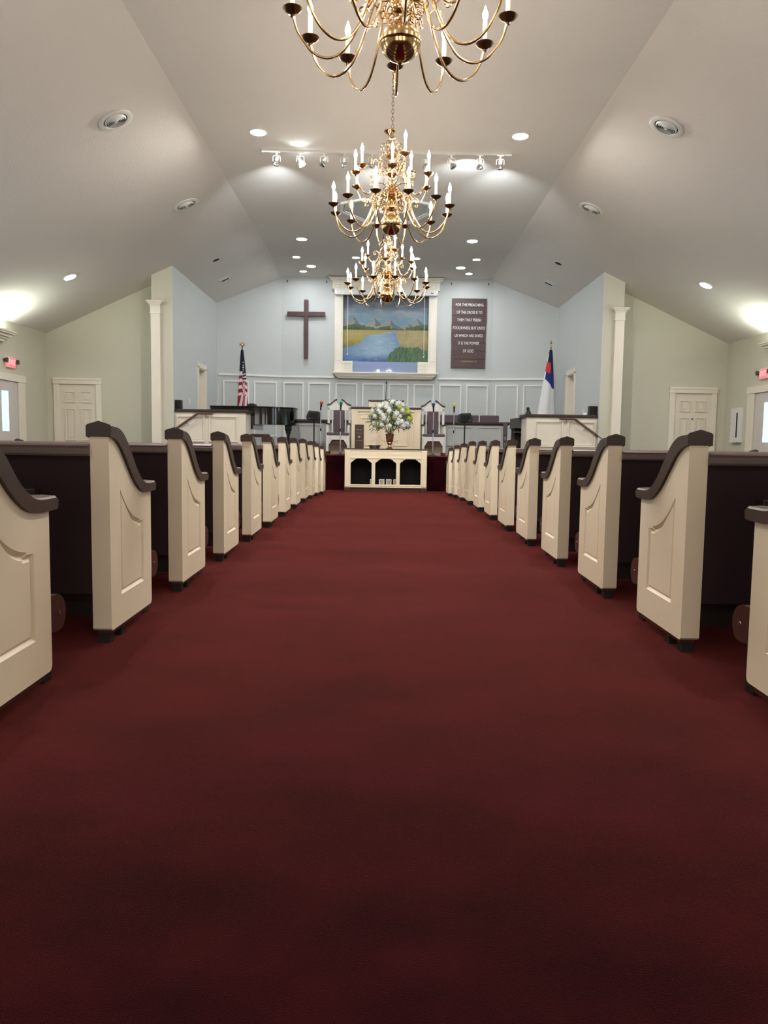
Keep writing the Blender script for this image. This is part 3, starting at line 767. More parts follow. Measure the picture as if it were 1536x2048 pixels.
# track rail and heads
t = thing('track_rail', 'long white lighting track across the flat ceiling behind the chandelier', 'lighting track', (0, 11.7, ZC))
bb = B(); bb.box(-1.66, 1.68, -0.018, 0.018, -0.032, 0); bb.obj('rail', 'alu', t)
bb = B(); bb.box(-1.91, -1.66, -0.03, 0.03, -0.045, 0, bev=0.004); bb.obj('feed_box', 'alu', t)
bb = B(); bb.box(1.68, 1.78, -0.02, 0.02, -0.036, 0, bev=0.004); bb.obj('end_cap', 'alu', t)
HX = [(-1.69, 25, 20), (-1.34, -30, 25), (-0.99, 30, -10), (-0.69, 5, 30), (-0.28, 30, 15), (0.51, -10, 25), (0.89, -30, -5), (1.31, 0, 18), (1.61, 3, 15)]
HL = ['first', 'second', 'third', 'fourth', 'fifth', 'sixth', 'seventh', 'eighth', 'ninth']
for k, (x, roll_, tilt) in enumerate(HX):
    t = thing('track_light', 'white track spotlight with silver lamp, %s from the left end of the track' % HL[k], 'spotlight', (x, 11.7, ZC-0.032), 0, 'track spotlights')
    bb = B(); bb.box(-0.05, 0.05, -0.014, 0.014, -0.012, 0); bb.box(-0.012, 0.012, -0.012, 0.012, -0.05, -0.012); bb.obj('adapter', 'alu', t)
    bb = B(); pts = [(-0.055, 0, -0.13), (-0.055, 0, -0.075), (-0.04, 0, -0.055), (0, 0, -0.050), (0.04, 0, -0.055), (0.055, 0, -0.075), (0.055, 0, -0.13)]
    bb.tube(smoothc(pts, 4), 0.004, 6); bb.obj('yoke', 'alu', t, smooth=True)
    mt = Matrix.Translation((0, 0, -0.12)) @ Matrix.Rotation(R(roll_), 4, 'Y') @ Matrix.Rotation(R(tilt), 4, 'X')
    bb = B(); bb.lathe([(0, 0.055), (0.022, 0.055), (0.024, 0.0), (0.022, -0.005), (0, -0.005)], 16); bb.box(-0.024, 0.024, -0.003, 0.003, -0.005, 0.055); bb.xform(mt); soc = bb.obj('socket', 'alu', t, smooth=True)
    bb = B(); bb.lathe([(0.02, -0.003), (0.026, -0.012), (0.042, -0.035), (0.052, -0.062), (0.05, -0.072), (0.035, -0.08), (0, -0.083)], 20); bb.xform(mt)
    bb.obj('reflector_lamp', 'lampon' if k in (1,) else 'chrome', soc, smooth=True)
spot('track_beam_right', (1.20, 11.80, ZC-0.24), (1.10, 12.9, ZC-0.02), P_SPOT*1.0, 100, 1.0, (0.80, 0.92, 1.0))
spot('ceiling_fill_left', (-1.69, 11.85, ZC-0.28), (-2.6, 17.5, 4.25), P_SPOT*3.2, 76, 1.0, (0.86, 0.94, 1.0))  # fill spot added to brighten the far ceiling on the left
spot('ceiling_fill_right', (1.61, 11.85, ZC-0.28), (2.6, 17.5, 4.25), P_SPOT*3.2, 76, 1.0, (0.86, 0.94, 1.0))  # matching fill spot added for the right side
spot('ceiling_fill_chancel', (-0.28, 11.85, ZC-0.30), (-0.2, 16.5, ZC-0.75), P_SPOT*3.2, 76, 1.0, (0.92, 0.97, 1.0))  # central fill spot added to lift the ceiling toward the chancel
spot('track_beam_left', (-1.34, 11.62, ZC-0.13), (-1.34, 11.25, ZC), P_SPOT*0.10, 110, 1.0, (0.85, 1.0, 0.95))

# wall uplights (plaster crown sconces) on the outer walls
for s, nm in ((-1, 'left'), (1, 'right')):
    t = thing('wall_uplight', 'cream crown-shaped uplight high on the %s wall above the exit sign' % nm, 'wall light', (s*XW, 14.06, 2.63), 0, 'crown wall uplights')
    bb = B()
    for (z0, z1, dx, dy) in ((0.0, 0.05, 0.10, 0.40), (0.05, 0.09, 0.14, 0.44), (0.09, 0.14, 0.20, 0.50), (0.14, 0.17, 0.26, 0.555), (0.17, 0.20, 0.28, 0.575)):
        a, c = sorted((0, -s*dx*0.8)); bb.box(a, c, -dy, dy, z0, z1)
    bb.obj('crown', 'trim', t, bevel=0.006)
    bb = B(); a, c = sorted((-s*0.04, -s*0.16)); bb.box(a, c, -0.45, 0.30, 0.201, 0.215); bb.obj('tube_lamp', 'cove', t)

# exit signs with emergency heads
for s, nm in ((-1, 'left'), (1, 'right')):
    t = thing('exit_sign', 'glowing red exit sign on the %s wall above the side door' % nm, 'exit sign', (s*XW, 14.78 if s < 0 else 14.72, 2.18), 0, 'exit signs')
    def q(b_, d0, d1, y0, y1, z0, z1, bev=0.0):
        a, c = sorted((-s*d0, -s*d1)); b_.box(a, c, y0, y1, z0, z1, 0, bev)
    bb = B(); q(bb, 0, 0.045, -0.16, 0.16, 0.0, 0.20, 0.006); bb.obj('housing', 'alu', t)
    bb = B(); q(bb, 0.0455, 0.050, -0.145, 0.145, 0.015, 0.185); q(bb, 0.004, 0.041, -0.166, -0.1605, 0.015, 0.185); q(bb, 0.004, 0.041, 0.1605, 0.166, 0.015, 0.185); bb.obj('face', 'exit', t)
    me = text_mesh('EXIT', 0.14, 0.24); bb = B(); bb.bm.from_mesh(me)
    bb.xform(Matrix.Translation((-s*0.0525, 0, 0.10)) @ Matrix.Rotation(-s*PI/2, 4, 'Z')); bb.obj('lettering', 'exitletter', t)
    for yy in (-0.20, 0.20):
        bb = B(); bb.lathe([(0, 0), (0.03, 0.0), (0.045, 0.05), (0.048, 0.07), (0, 0.075)], 16, axis='x'); 
        if s > 0: bb.xform(Matrix.Scale(-1, 4, (1, 0, 0)))
        bb.xform(Matrix.Translation((0, yy*1.1, 0.13))); bb.obj('lamp_head', 'greyorgan', t, smooth=True)
# white wall cabinet beside the right side door
t = thing('wall_cabinet', 'narrow white wall cabinet with dark vertical slot on the right wall', 'cabinet', (XW, 15.74, 0.98))
bb = B(); bb.box(-0.07, 0, -0.20, 0.20, 0.03, 0.70, bev=0.006); bb.box(-0.09, 0, -0.21, 0.21, 0.0, 0.03); bb.obj('body', 'alu', t)
bb = B(); bb.box(-0.078, -0.069, -0.20+0.09, -0.20+0.13, 0.10, 0.60); bb.obj('slot', 'slot', t)
bb = B(); bb.box(-0.075, -0.06, 0.19, 0.215, 0.25, 0.27); bb.box(-0.075, -0.06, 0.19, 0.215, 0.38, 0.40); bb.obj('hinge', 'chrome', t)

# ================================================================== BACK WALL: PAINTING BAY, CROSS, PLAQUE
def hsh(i, j, k=0): 
    v = math.sin(i*127.1 + j*311.7 + k*74.7)*43758.5453
    return v - math.floor(v)
def vn(x, y, k=0):
    i, j = math.floor(x), math.floor(y); fx, fy = x-i, y-j
    fx = fx*fx*(3-2*fx); fy = fy*fy*(3-2*fy)
    a, b_, c, d = hsh(i, j, k), hsh(i+1, j, k), hsh(i, j+1, k), hsh(i+1, j+1, k)
    return a+(b_-a)*fx+(c-a)*fy+(a-b_-c+d)*fx*fy
def fbm(x, y, k=0): return 0.5*vn(x, y, k)+0.28*vn(x*2.1, y*2.1, k+1)+0.15*vn(x*4.3, y*4.3, k+2)+0.07*vn(x*9, y*9, k+3)
def mixc(a, b_, t): t = max(0, min(1, t)); return tuple(p+(q-p)*t for p, q in zip(a, b_))
def interp(P, v):
    if v <= P[0][0]: return P[0][1]
    for (a, x), (b_, y) in zip(P, P[1:]):
        if v <= b_: return x+(y-x)*(v-a)/(b_-a)
    return P[-1][1]
LB = [(755, 822), (775, 770), (792, 690), (812, 520), (840, 480), (870, 410), (905, 430), (930, 350), (960, 290), (990, 170), (1000, 100)]
RB = [(755, 845), (790, 850), (830, 855), (870, 870), (905, 890), (950, 905), (1165, 1300)]
RIDGE = [(100, 600), (170, 560), (215, 555), (240, 560), (290, 540), (340, 565), (400, 605), (430, 600), (470, 585), (520, 600), (575, 570), (620, 600), (660, 625), (700, 600), (740, 612), (775, 600), (830, 640), (880, 680), (920, 670), (1000, 640), (1080, 600), (1130, 590), (1200, 620), (1260, 640), (1340, 650)]
BUSH = [(700, 1200), (740, 1120), (770, 1070), (800, 1040), (850, 985), (900, 955), (960, 975), (1020, 970), (1080, 985), (1130, 960), (1180, 990), (1240, 1020), (1340, 1020)]
MTS = [(1130, 585, 930, 1330, (120, 128, 130), (84, 104, 124), 0), (300, 540, 60, 450, (112, 120, 126), (82, 102, 122), 1), (1010, 648, 820, 1180, (132, 135, 130), (98, 112, 122), 2), (575, 566, 380, 730, (136, 139, 134), (92, 106, 124), 3), (775, 598, 540, 930, (138, 140, 135), (90, 104, 122), 4)]
def art(x, y):
    """landscape colour at painting coordinate (x right 160..1275, y down 250..1320)"""
    n = fbm(x/90, y/60, 3); n2 = fbm(x/22, y/22, 9); hz = 745
    if y > 1168:  # pale band: reflection on the tank front painted into the scene
        c = mixc((104, 140, 182), (140, 142, 180), fbm(x/140, y/25, 5)*1.8-0.5); c = mixc(c, (96, 128, 120), (x-760)/500*fbm(x/60, y/30, 6)*1.6)
        return mixc(c, (120, 160, 190), n2*0.5)
    rd = interp(RIDGE, x) + (n2-0.5)*14
    if y < hz:
        c = mixc((86, 98, 112), (112, 140, 158), (y-430)/110)
        cl = fbm(x/190, y/75, 1)
        c = mixc(c, (148, 152, 156), (cl-0.42)*3.2*(1 if x > 560 else 0.6))
        c = mixc(c, (66, 72, 82), (470-y)/120*(0.55+fbm(x/120, y/40, 8)*0.8) if y < 470 else 0)  # dark clouds near the top, with the recess shade painted in
        for (px, py, lx, rx, lit_c, dark_c, k) in MTS:
            t_ = (px-x)/(px-lx) if x < px else (x-px)/(rx-px)
            if t_ > 1: continue
            yr = py + (735-py)*t_**0.72 + (fbm(x/34, y/70, 40+k)-0.5)*60*t_
            if y < yr: continue
            split = px + (y-py)*0.16 + (fbm(x/18, y/18, 20+k)-0.5)*46
            c = mixc(lit_c, (150, 150, 138), (y-py)/160) if x < split else mixc(dark_c, (96, 110, 118), (y-py)/160)
            c = mixc(c, (84, 98, 106), (fbm(x/24+y/30, y/40, 30+k)-0.5)*1.3)
        tt = 688 + 18*math.sin(x/70.0) + (n2-0.5)*26 + (18 if 560 < x < 900 else 0) + (28 if 780 < x < 980 else 0)
        if y > tt: c = mixc((62, 78, 48), (88, 100, 52), n2*1.3); c = mixc(c, (46, 60, 44), (y-tt-30)/40)
        return c
    lb = interp(LB, y) + (n-0.5)*60 + (n2-0.5)*22; rb = interp(RB, y) + (n2-0.5)*26
    if y < 758: lb, rb = 800, 838
    bush = interp(BUSH, x) + (fbm(x/9, 3, 7)-0.5)*60
    if x > 735 and y > bush:
        c = mixc((40, 72, 56), (92, 122, 74), fbm(x/10+y/40, y/38, 11)*1.7-0.35); return mixc(c, (128, 150, 104), (fbm(x/6, y/26, 12)-0.62)*3)
    if x < lb:
        c = mixc((158, 146, 92), (168, 146, 68), (y-hz)/150+n*0.4-0.2); c = mixc(c, (110, 112, 58), (y-880)/110+(n-0.5)); return mixc(c, (188, 170, 112), (0.5-abs(y-790)/90)*n2*1.2)
    if x > rb:
        c = mixc((166, 150, 104), (150, 138, 92), n*1.5-0.3); c = mixc(c, (120, 116, 70), (y-900)/120); return mixc(c, (182, 168, 128), (n2-0.45)*1.6)
    c = mixc((134, 160, 182), (150, 176, 192), n*1.4-0.2)
    c = mixc(c, (80, 112, 152), abs((x-620)/(330+abs(y-800)*0.6))-0.15)
    c = mixc(c, (58, 88, 138), (y-1060)/110+(n-0.5)*0.6)
    return mixc(c, (190, 206, 212), (fbm(x/60, y/10, 15)-0.62)*2.2)
def colour_grid(name, nx, nz, pos, colf, material, parent=None, closed=False):
    verts = []; cols = []
    for j in range(nz+1):
        for i in range(nx+1):
            verts.append(pos(i/nx, j/nz)); cols.append(lin(colf(i/nx, j/nz))+(1,))
    faces = [(j*(nx+1)+i, j*(nx+1)+i+1, (j+1)*(nx+1)+i+1, (j+1)*(nx+1)+i) for j in range(nz) for i in range(nx)]
    me = D.meshes.new(name); me.from_pydata(verts, [], faces)
    at = me.color_attributes.new('art', 'FLOAT_COLOR', 'POINT')
    at.data.foreach_set('color', [v for c in cols for v in c])
    me.materials.append(M[material]); me.polygons.foreach_set('use_smooth', [True]*len(faces))
    o = D.objects.new(name, me); COL.objects.link(o)
    if parent: o.parent = parent
    return o
YF = 20.22     # front of the surround
t = thing('painting_surround', 'tall white surround with crown cornice and sill framing the landscape painting', 'wall frame', (-0.03, YB, 0))
PX0, PX1, PZ0, PZ1 = -1.13, 1.12, 2.70, 4.82
for (a, c) in ((-1.33, -1.115), (1.105, 1.32)):
    bb = B(); bb.box(a, c, -0.12, 0, 2.70, 4.80); bb.box(a+0.03, c-0.03, -0.128, -0.12, 3.0, 4.55); bb.obj('side_pilaster', 'trim', t, bevel=0.004)
for (a, c) in ((-1.115, -0.855), (0.84, 1.105)):
    bb = B(); bb.box(a, c, -0.13, 0, 2.71, 2.99); m_ = (a+c)/2
    bb.frame(m_-0.10, m_+0.10, 2.75, 2.95, -0.13, 0.022, 0.014); bb.frame(m_-0.055, m_+0.055, 2.80, 2.90, -0.13, 0.02, 0.014); bb.obj('corner_block', 'trim', t, bevel=0.003)
bb = B()
for (z0, z1, dx, dy) in ((2.545, 2.575, -0.10, 0.14), (2.575, 2.60, -0.06, 0.17), (2.60, 2.635, -0.03, 0.20), (2.635, 2.665, 0.0, 0.23), (2.665, 2.70, 0.03, 0.26)):
    bb.box(-1.335-dx, 1.325+dx, -dy, 0, z0, z1)
bb.obj('sill', 'trim', t, bevel=0.005)
bb = B(); bb.box(-1.39, 1.38, -0.14, 0, 4.80, 4.99)
for k in range(12):
    x = -1.26 + 2.50*k/11; bb.frame(x-0.075, x+0.075, 4.84, 4.95, -0.14, 0.018, 0.012)
for k, (z0, dx) in enumerate(((4.99, 0.015), (5.02, 0.035), (5.05, 0.065), (5.08, 0.095))): bb.box(-1.39-dx, 1.38+dx, -0.14-dx, 0, z0, z0+0.03)
bb.obj('cornice', 'trim', t, bevel=0.004)
pic = thing('landscape_painting', 'river landscape painting with mountains and clouds inside the white surround', 'painting', (-0.03, YB, 0))
bb = B(); bb.box(PX0, PX1, -0.02, 0, PZ0, 4.80); bb.obj('canvas_board', 'trim', pic)
colour_grid('painted_scene', 190, 200, lambda u, v: (PX0+u*(PX1-PX0), -0.022, 4.80-v*(4.80-PZ0)), lambda u, v: art(160+u*1115, 232+v*1085), 'art', pic)
gl = B(); gl.box(-0.852, 0.837, -0.10, -0.09, 2.70, 2.985)
tag(gl.obj('tank_glass', 'glass', loc=(-0.03, YB, 0)), 'low clear glass panel across the bottom of the landscape painting', 'glass panel')
t = thing('screen_housing', 'white roll-up projection screen housing across the top of the painting', 'projector screen', (-0.03, YB-0.12, 4.66))
bb = B(); bb.box(-1.30, 1.30, -0.13, 0, 0.0, 0.13, bev=0.012); bb.obj('case', 'alu', t)
bb = B(); bb.box(-1.33, -1.30, -0.12, 0, 0.01, 0.12); bb.box(1.30, 1.33, -0.12, 0, 0.01, 0.12); bb.obj('end_bracket', 'alu', t)
bb = B(); bb.box(1.14, 1.21, -0.133, -0.129, 0.05, 0.068); bb.obj('badge', 'slot', t)
bb = B(); bb.tube(smoothc([(-1.31, -0.05, 0.05), (-1.36, -0.06, 0.07), (-1.385, -0.06, 0.12), (-1.35, -0.06, 0.17)], 5), 0.006, 6); bb.obj('cable', 'slot', t, smooth=True)
for x, zb, nm in ((-0.99, 3.16, 'left'), (0.99, 3.12, 'right')):
    bb = B(); bb.tube([(0, 0, 4.70), (0.004, 0, 4.2), (0.0, 0, 3.6), (0.004, 0, zb+0.08), (0.014, 0, zb+0.04), (0.006, 0, zb+0.01)], 0.006, 6); bb.lathe([(0, zb-0.03), (0.014, zb-0.02), (0.016, zb), (0.006, zb+0.015), (0, zb+0.015)], 10)
    tag(bb.obj('pull_cord', 'white', smooth=True, loc=(x-0.03, YB-0.16, 0)), 'thin white pull cord hanging down the %s side of the painting' % nm, 'cord', 'screen pull cords')
# cross
bb = B()
zc, xc = 0, -2.10
bb.prism([(-0.055, 3.04), (0.055, 3.04), (0.055, 4.12), (0.49, 4.12), (0.49, 4.235), (0.055, 4.235), (0.055, 4.54), (-0.055, 4.54), (-0.055, 4.235), (-0.49, 4.235), (-0.49, 4.12), (-0.055, 4.12)], 'y', -0.05, 0)
t = thing('wall_cross', 'large dark wooden cross mounted on the pale back wall', 'cross', (xc, YB-0.06, 0))
bb.obj('beams', 'cross', t, bevel=0.006)
bb = B(); bb.box(-0.03, 0.03, 0, 0.06, 4.14, 4.2); bb.box(-0.03, 0.03, 0, 0.06, 3.2, 3.26); bb.obj('mount', 'foot', t)
# plaque
t = thing('scripture_plaque', 'tall dark planked wooden plaque with white scripture lettering on the right', 'plaque', (2.13, YB-0.005, 0))
bb = B()
edges = [2.855, 3.09, 3.30, 3.52, 3.75, 3.98, 4.20, 4.42, 4.645]
random.seed(3)
for a, c in zip(edges, edges[1:]):
    d = random.uniform(-0.006, 0.006); bb.box(-0.445+d, 0.445+d, -0.045-random.uniform(0, .004), 0, a+0.002, c-0.002)
bb.obj('planks', 'plank', t, bevel=0.003)
lines = [('FOR THE PREACHING', 4.475, 0.72), ('OF THE CROSS IS TO', 4.285, 0.66), ('THEM THAT PERISH', 4.09, 0.62), ('FOOLISHNESS; BUT UNTO', 3.885, 0.83), ('US WHICH ARE SAVED', 3.69, 0.73), ('IT IS THE POWER', 3.495, 0.55), ('OF GOD', 3.295, 0.28)]
bb = B()
for s_, z, w in lines:
    me = text_mesh(s_, 0.105, w, 0.003); me.transform(Matrix.Translation((0.012*(z-3.7), -0.053, z))); bb.bm.from_mesh(me); D.meshes.remove(me)
bb.obj('lettering', 'letter', t)
me = text_mesh('I CORINTHIANS 1:18', 0.055, 0.42, 0.003); bb = B(); bb.bm.from_mesh(me); bb.xform(Matrix.Translation((0.0, -0.053, 3.025))); bb.obj('reference_lettering', 'gold', t)
for x, nm in ((-2.6, 'above the left end of the cross'), (-1.58, 'left of the painting cornice'), (1.66, 'above the left edge of the plaque'), (2.62, 'above the right edge of the plaque')):
    bb = B(); bb.box(-0.012, 0.012, -0.02, 0, -0.03, 0.03, bev=0.003); tag(bb.obj('wall_hook', 'seatwood', loc=(x, YB, 5.02)), 'tiny dark hook on the back wall, ' + nm, 'hook', 'wall hooks')

# ================================================================== COMMUNION TABLE AND WHAT STANDS ON IT
ZF = -0.095; TY = 14.95
t = thing('communion_table', 'wide cream communion table with three arched openings and dark top', 'table', (0, TY, ZF))
H = 0.845
bb = B(); bb.box(-0.825, 0.825, -0.015, 0.49, H-0.025, H, bev=0.006); bb.obj('tabletop', 'cap', t)
bb = B(); bm = bb.bm
z0, z1 = 0.085, H-0.045
out = [(-0.80, z0), (0.80, z0), (0.80, z1), (-0.80, z1)]
def arch(a, c):
    zb, zs, zt = 0.145, 0.56, 0.645
    L = [(a, zb), (c, zb), (c, zs), (c-0.03, zs+0.03), (c-0.055, zs+0.04), (c-0.062, zs+0.065), (c-0.085, zs+0.065), (c-0.095, zt-0.008), (c-0.115, zt)]
    Rr = [(a+0.115, zt), (a+0.095, zt-0.008), (a+0.085, zs+0.065), (a+0.062, zs+0.065), (a+0.055, zs+0.04), (a+0.03, zs+0.03), (a, zs)]
    return L + Rr
holes = [arch(-0.685, -0.275), arch(-0.205, 0.205), arch(0.275, 0.685)]
loops = [out] + holes
for yy in (0.0, 0.03):
    eds = []
    vsets = []
    for lp in loops:
        vs = [bm.verts.new((p[0], yy, p[1])) for p in lp]; vsets.append(vs)
        eds += [bm.edges.new((vs[i], vs[(i+1) % len(vs)])) for i in range(len(vs))]
    bmesh.ops.triangle_fill(bm, use_beauty=True, use_dissolve=False, edges=eds)
    if yy == 0.0: first = vsets
for A, C in zip(first, vsets):
    for i in range(len(A)): j = (i+1) % len(A); bm.faces.new((A[i], A[j], C[j], C[i]))
bb.obj('front_panel', 'pew', t)
bb = B(); bb.box(-0.80, -0.77, 0.03, 0.46, 0.085, z1); bb.box(0.77, 0.80, 0.03, 0.46, 0.085, z1); bb.obj('side_panel', 'pew', t)
bb = B(); bb.box(-0.77, 0.77, 0.44, 0.46, 0.085, z1); bb.obj('rear_panel', 'slot', t)
bb = B(); bb.box(-0.77, 0.77, 0.03, 0.44, 0.10, 0.118); bb.obj('shelf', 'slot', t)
bb = B(); bb.box(-0.815, 0.815, -0.01, 0.48, H-0.045, H-0.025); bb.box(-0.70, 0.70, -0.012, 0.0, 0.655, 0.668)
bb.box(-0.80, -0.70, -0.012, 0, 0.10, z1); bb.box(0.70, 0.80, -0.012, 0, 0.10, z1)
for a, c in ((-0.675, -0.285), (-0.195, 0.195), (0.285, 0.675)): bb.box(a, c, -0.008, 0, 0.118, 0.132)
for x in (-0.65, -0.31, -0.17, 0.17, 0.31, 0.65): bb.ball((x, -0.002, 0.642), 0.014, sub=1)
bb.obj('moulding', 'pew', t, bevel=0.003)
me = text_mesh('THIS DO IN REMEMBRANCE OF ME', 0.07, 1.22, 0.002); bb = B(); bb.bm.from_mesh(me); bb.xform(Matrix.Translation((0, -0.001, 0.725))); bb.obj('carved_lettering', 'pew', t)
bb = B(); bb.box(-0.81, -0.685, -0.014, 0.47, 0, 0.085, bev=0.004); bb.obj('plinth', 'plinth', t)
bb = B(); bb.box(0.685, 0.81, -0.014, 0.47, 0, 0.085, bev=0.004); bb.obj('plinth', 'plinth', t)
bb = B(); bb.box(-0.685, 0.685, 0.03, 0.45, 0, 0.085); bb.obj('base', 'plinth', t)
ZT = ZF+H
for k, (x, w) in enumerate(((-0.262, 0.085), (-0.075, 0.105), (0.065, 0.105), (0.20, 0.09))):
    nm = ('partly hidden by the left post', 'left of the middle pair', 'right of the middle pair', 'partly hidden by the right post')[k]
    t = thing('picture_card', 'small pale framed card inside the communion table, ' + nm, 'picture frame', (x, TY+0.14, ZF+0.118), 0, 'framed cards in the table')
    bb = B(); bb.frame(-w/2, w/2, 0, 0.125, 0, 0.014, 0.012); bb.box(-w/2, w/2, 0, 0.006, 0, 0.125); bb.obj('card_frame', 'paper', t)
    bb = B(); bb.box(-w/2+0.014, w/2-0.014, -0.004, 0, 0.014, 0.111); bb.obj('picture', 'sepia', t)
t = thing('large_bible', 'tall dark brown bible box standing upright on the communion table', 'book', (-0.53, TY+0.22, ZT))
bb = B(); bb.box(-0.088, 0.088, -0.06, 0.06, 0, 0.465, bev=0.01); bb.obj('cover', 'book', t)
bb = B()
me = text_mesh('HOLY BIBLE', 0.03, 0.115, 0.001); me.transform(Matrix.Translation((0, -0.0615, 0.36))); bb.bm.from_mesh(me)
bb.box(-0.055, 0.055, -0.0625, -0.060, 0.295, 0.299); bb.box(-0.055, 0.055, -0.0625, -0.060, 0.150, 0.154)
bb.prism([(0, 0.20), (0.03, 0.225), (0, 0.25), (-0.03, 0.225)], 'y', -0.0625, -0.060); bb.obj('gilt_stamping', 'gold', t)
t = thing('offering_plate', 'shiny silver offering plate beside the brown bible', 'plate', (-0.225, TY+0.17, ZT))
bb = B(); bb.lathe([(0, 0.0), (0.09, 0.0), (0.095, 0.008), (0.105, 0.035), (0.118, 0.055), (0.150, 0.062), (0.152, 0.066), (0.118, 0.062), (0.10, 0.055), (0.088, 0.012), (0, 0.010)], 32); bb.obj('dish', 'chrome', t, smooth=True)
bb = B(); bb.lathe([(0, 0.010), (0.084, 0.010), (0.084, 0.014), (0, 0.014)], 28); bb.obj('felt_pad', 'plinth', t)
t = thing('flower_urn', 'copper coloured footed urn under the white flowers', 'vase', (0.07, TY+0.2, ZT))
bb = B(); bb.lathe([(0, 0), (0.062, 0), (0.066, 0.012), (0.05, 0.022), (0.034, 0.05), (0.03, 0.075), (0.045, 0.09), (0.06, 0.10), (0.05, 0.115), (0.046, 0.125), (0.068, 0.15), (0.076, 0.20), (0.078, 0.25), (0.088, 0.285), (0.082, 0.29), (0.07, 0.25), (0.06, 0.17), (0, 0.15)], 28); bb.obj('bowl', 'urn', t, smooth=True)
for s in (-1, 1):
    bb = B(); bb.tube(smoothc([(s*0.055, 0, 0.135), (s*0.11, 0, 0.14), (s*0.16, 0, 0.165)], 5), 0.006, 6); bb.obj('handle', 'urn', t, smooth=True)
# flower arrangement
random.seed(21)
t = thing('flower_arrangement', 'big white and lime silk flower arrangement standing in the copper urn', 'flowers', (0.07, TY+0.2, ZT+0.27))
CZ = 0.33
bb = B()
for k in range(34):
    a = random.uniform(0, 2*PI); e = random.uniform(-0.5, 1.4)
    rr = random.uniform(0.2, 0.36)
    p = Vector((math.cos(a)*math.cos(e)*rr*1.1, math.sin(a)*math.cos(e)*rr*0.75, CZ*0.8+math.sin(e)*rr*0.95))
    bb.tube(smoothc([(random.uniform(-.03, .03), random.uniform(-.03, .03), -0.08), (p.x*0.3, p.y*0.3, 0.1), tuple(p)], 4), 0.0035, 5)
bb.obj('stems', 'leaf', t, smooth=True)
def leafm(b_, p, d, ln, wd, mi):
    d = d.normalized(); sdv = d.cross(Vector((0, 0, 1)))
    if sdv.length < 0.1: sdv = Vector((1, 0, 0))
    sdv.normalize(); nv = sdv.cross(d)
    row = [(0, 0.1), (0.3, 0.8), (0.55, 1.0), (0.8, 0.6), (1.0, 0.03)]
    vs = []
    for f_, w_ in row:
        c = p + d*(ln*f_) - Vector((0, 0, 1))*(ln*0.25*f_*f_)
        vs.append([b_.bm.verts.new(c - sdv*(wd*w_/2) + nv*0.006*w_), b_.bm.verts.new(c - nv*0.004), b_.bm.verts.new(c + sdv*(wd*w_/2) + nv*0.006*w_)])
    for A, C in zip(vs, vs[1:]):
        for i in range(2): b_.bm.faces.new((A[i], A[i+1], C[i+1], C[i])).material_index = mi
bb = B()
for k in range(320):
    a = random.uniform(0, 2*PI); e = math.asin(random.uniform(-0.75, 1.0)); rr = random.uniform(0.1, 0.36)
    dr = Vector((math.cos(a)*math.cos(e)*1.2, math.sin(a)*math.cos(e)*0.8, math.sin(e)*0.95))
    p = Vector((0, 0, CZ)) + dr*rr
    leafm(bb, p, dr + Vector((random.uniform(-.5, .5), random.uniform(-.5, .5), random.uniform(-.6, .3))), random.uniform(0.06, 0.10), random.uniform(0.025, 0.045), random.choice((0, 0, 1)))
fo = bb.obj('foliage', ['leaf', 'leaf2'], t, smooth=True); fo['kind'] = 'stuff'
def blossom(matn, r):
    b_ = B()
    for k in range(26):
        ph = math.acos(1-1.85*(k+0.5)/26); th = k*2.39996
        n = Vector((math.sin(ph)*math.cos(th), math.sin(ph)*math.sin(th), math.cos(ph)))
        tt = n.orthogonal().normalized(); bt = n.cross(tt); rot_ = random.uniform(0, PI)
        c = n*r*random.uniform(0.86, 1.0)
        for q in range(4):
            an = rot_+q*PI/2; u = tt*math.cos(an)+bt*math.sin(an); v = n.cross(u); w = r*0.36
            P = [c-n*0.004, c+u*w*0.55+v*w*0.35+n*0.003, c+u*w+n*0.002, c+u*w*0.55-v*w*0.35+n*0.003]
            b_.bm.faces.new([b_.bm.verts.new(x) for x in P])
    b_.ball((0, 0, 0), r*0.84, sub=1)
    return b_.obj('blossom', matn, t)
protos = [blossom('petal', 0.062), blossom('petalb', 0.058), blossom('petalg', 0.05), blossom('petal', 0.048), blossom('leaf2', 0.05)]
cnt = 0; used = [False]*5
N = 92
for k in range(N):
    z = 1-1.55*(k+0.5)/N; a = k*2.39996+random.uniform(-.25, .25); cr2 = math.sqrt(max(0, 1-z*z))
    rr = random.uniform(0.86, 1.04)
    p = Vector((0.02+math.cos(a)*cr2*0.395*rr, math.sin(a)*cr2*0.27*rr, CZ+z*0.325*rr))
    g = random.random()
    if p.x > 0.16 and p.z > CZ-0.02 and g < 0.55: i = 2
    elif p.x > 0.12 and p.z < CZ-0.08: i = random.choice((1, 4, 4, 1))
    elif p.x < -0.12 and p.z < CZ: i = random.choice((0, 4, 4, 3, 2))
    else: i = random.choice((0, 0, 1, 3, 3, 4))
    o = protos[i] if not used[i] else dup(protos[i], parent=t)
    used[i] = True; o.location = p
    o.rotation_euler = (p - Vector((0, 0, CZ*0.6))).to_track_quat('Z', 'Y').to_euler(); sc_ = random.uniform(0.72, 1.12); o.scale = (sc_,)*3
bb = B()
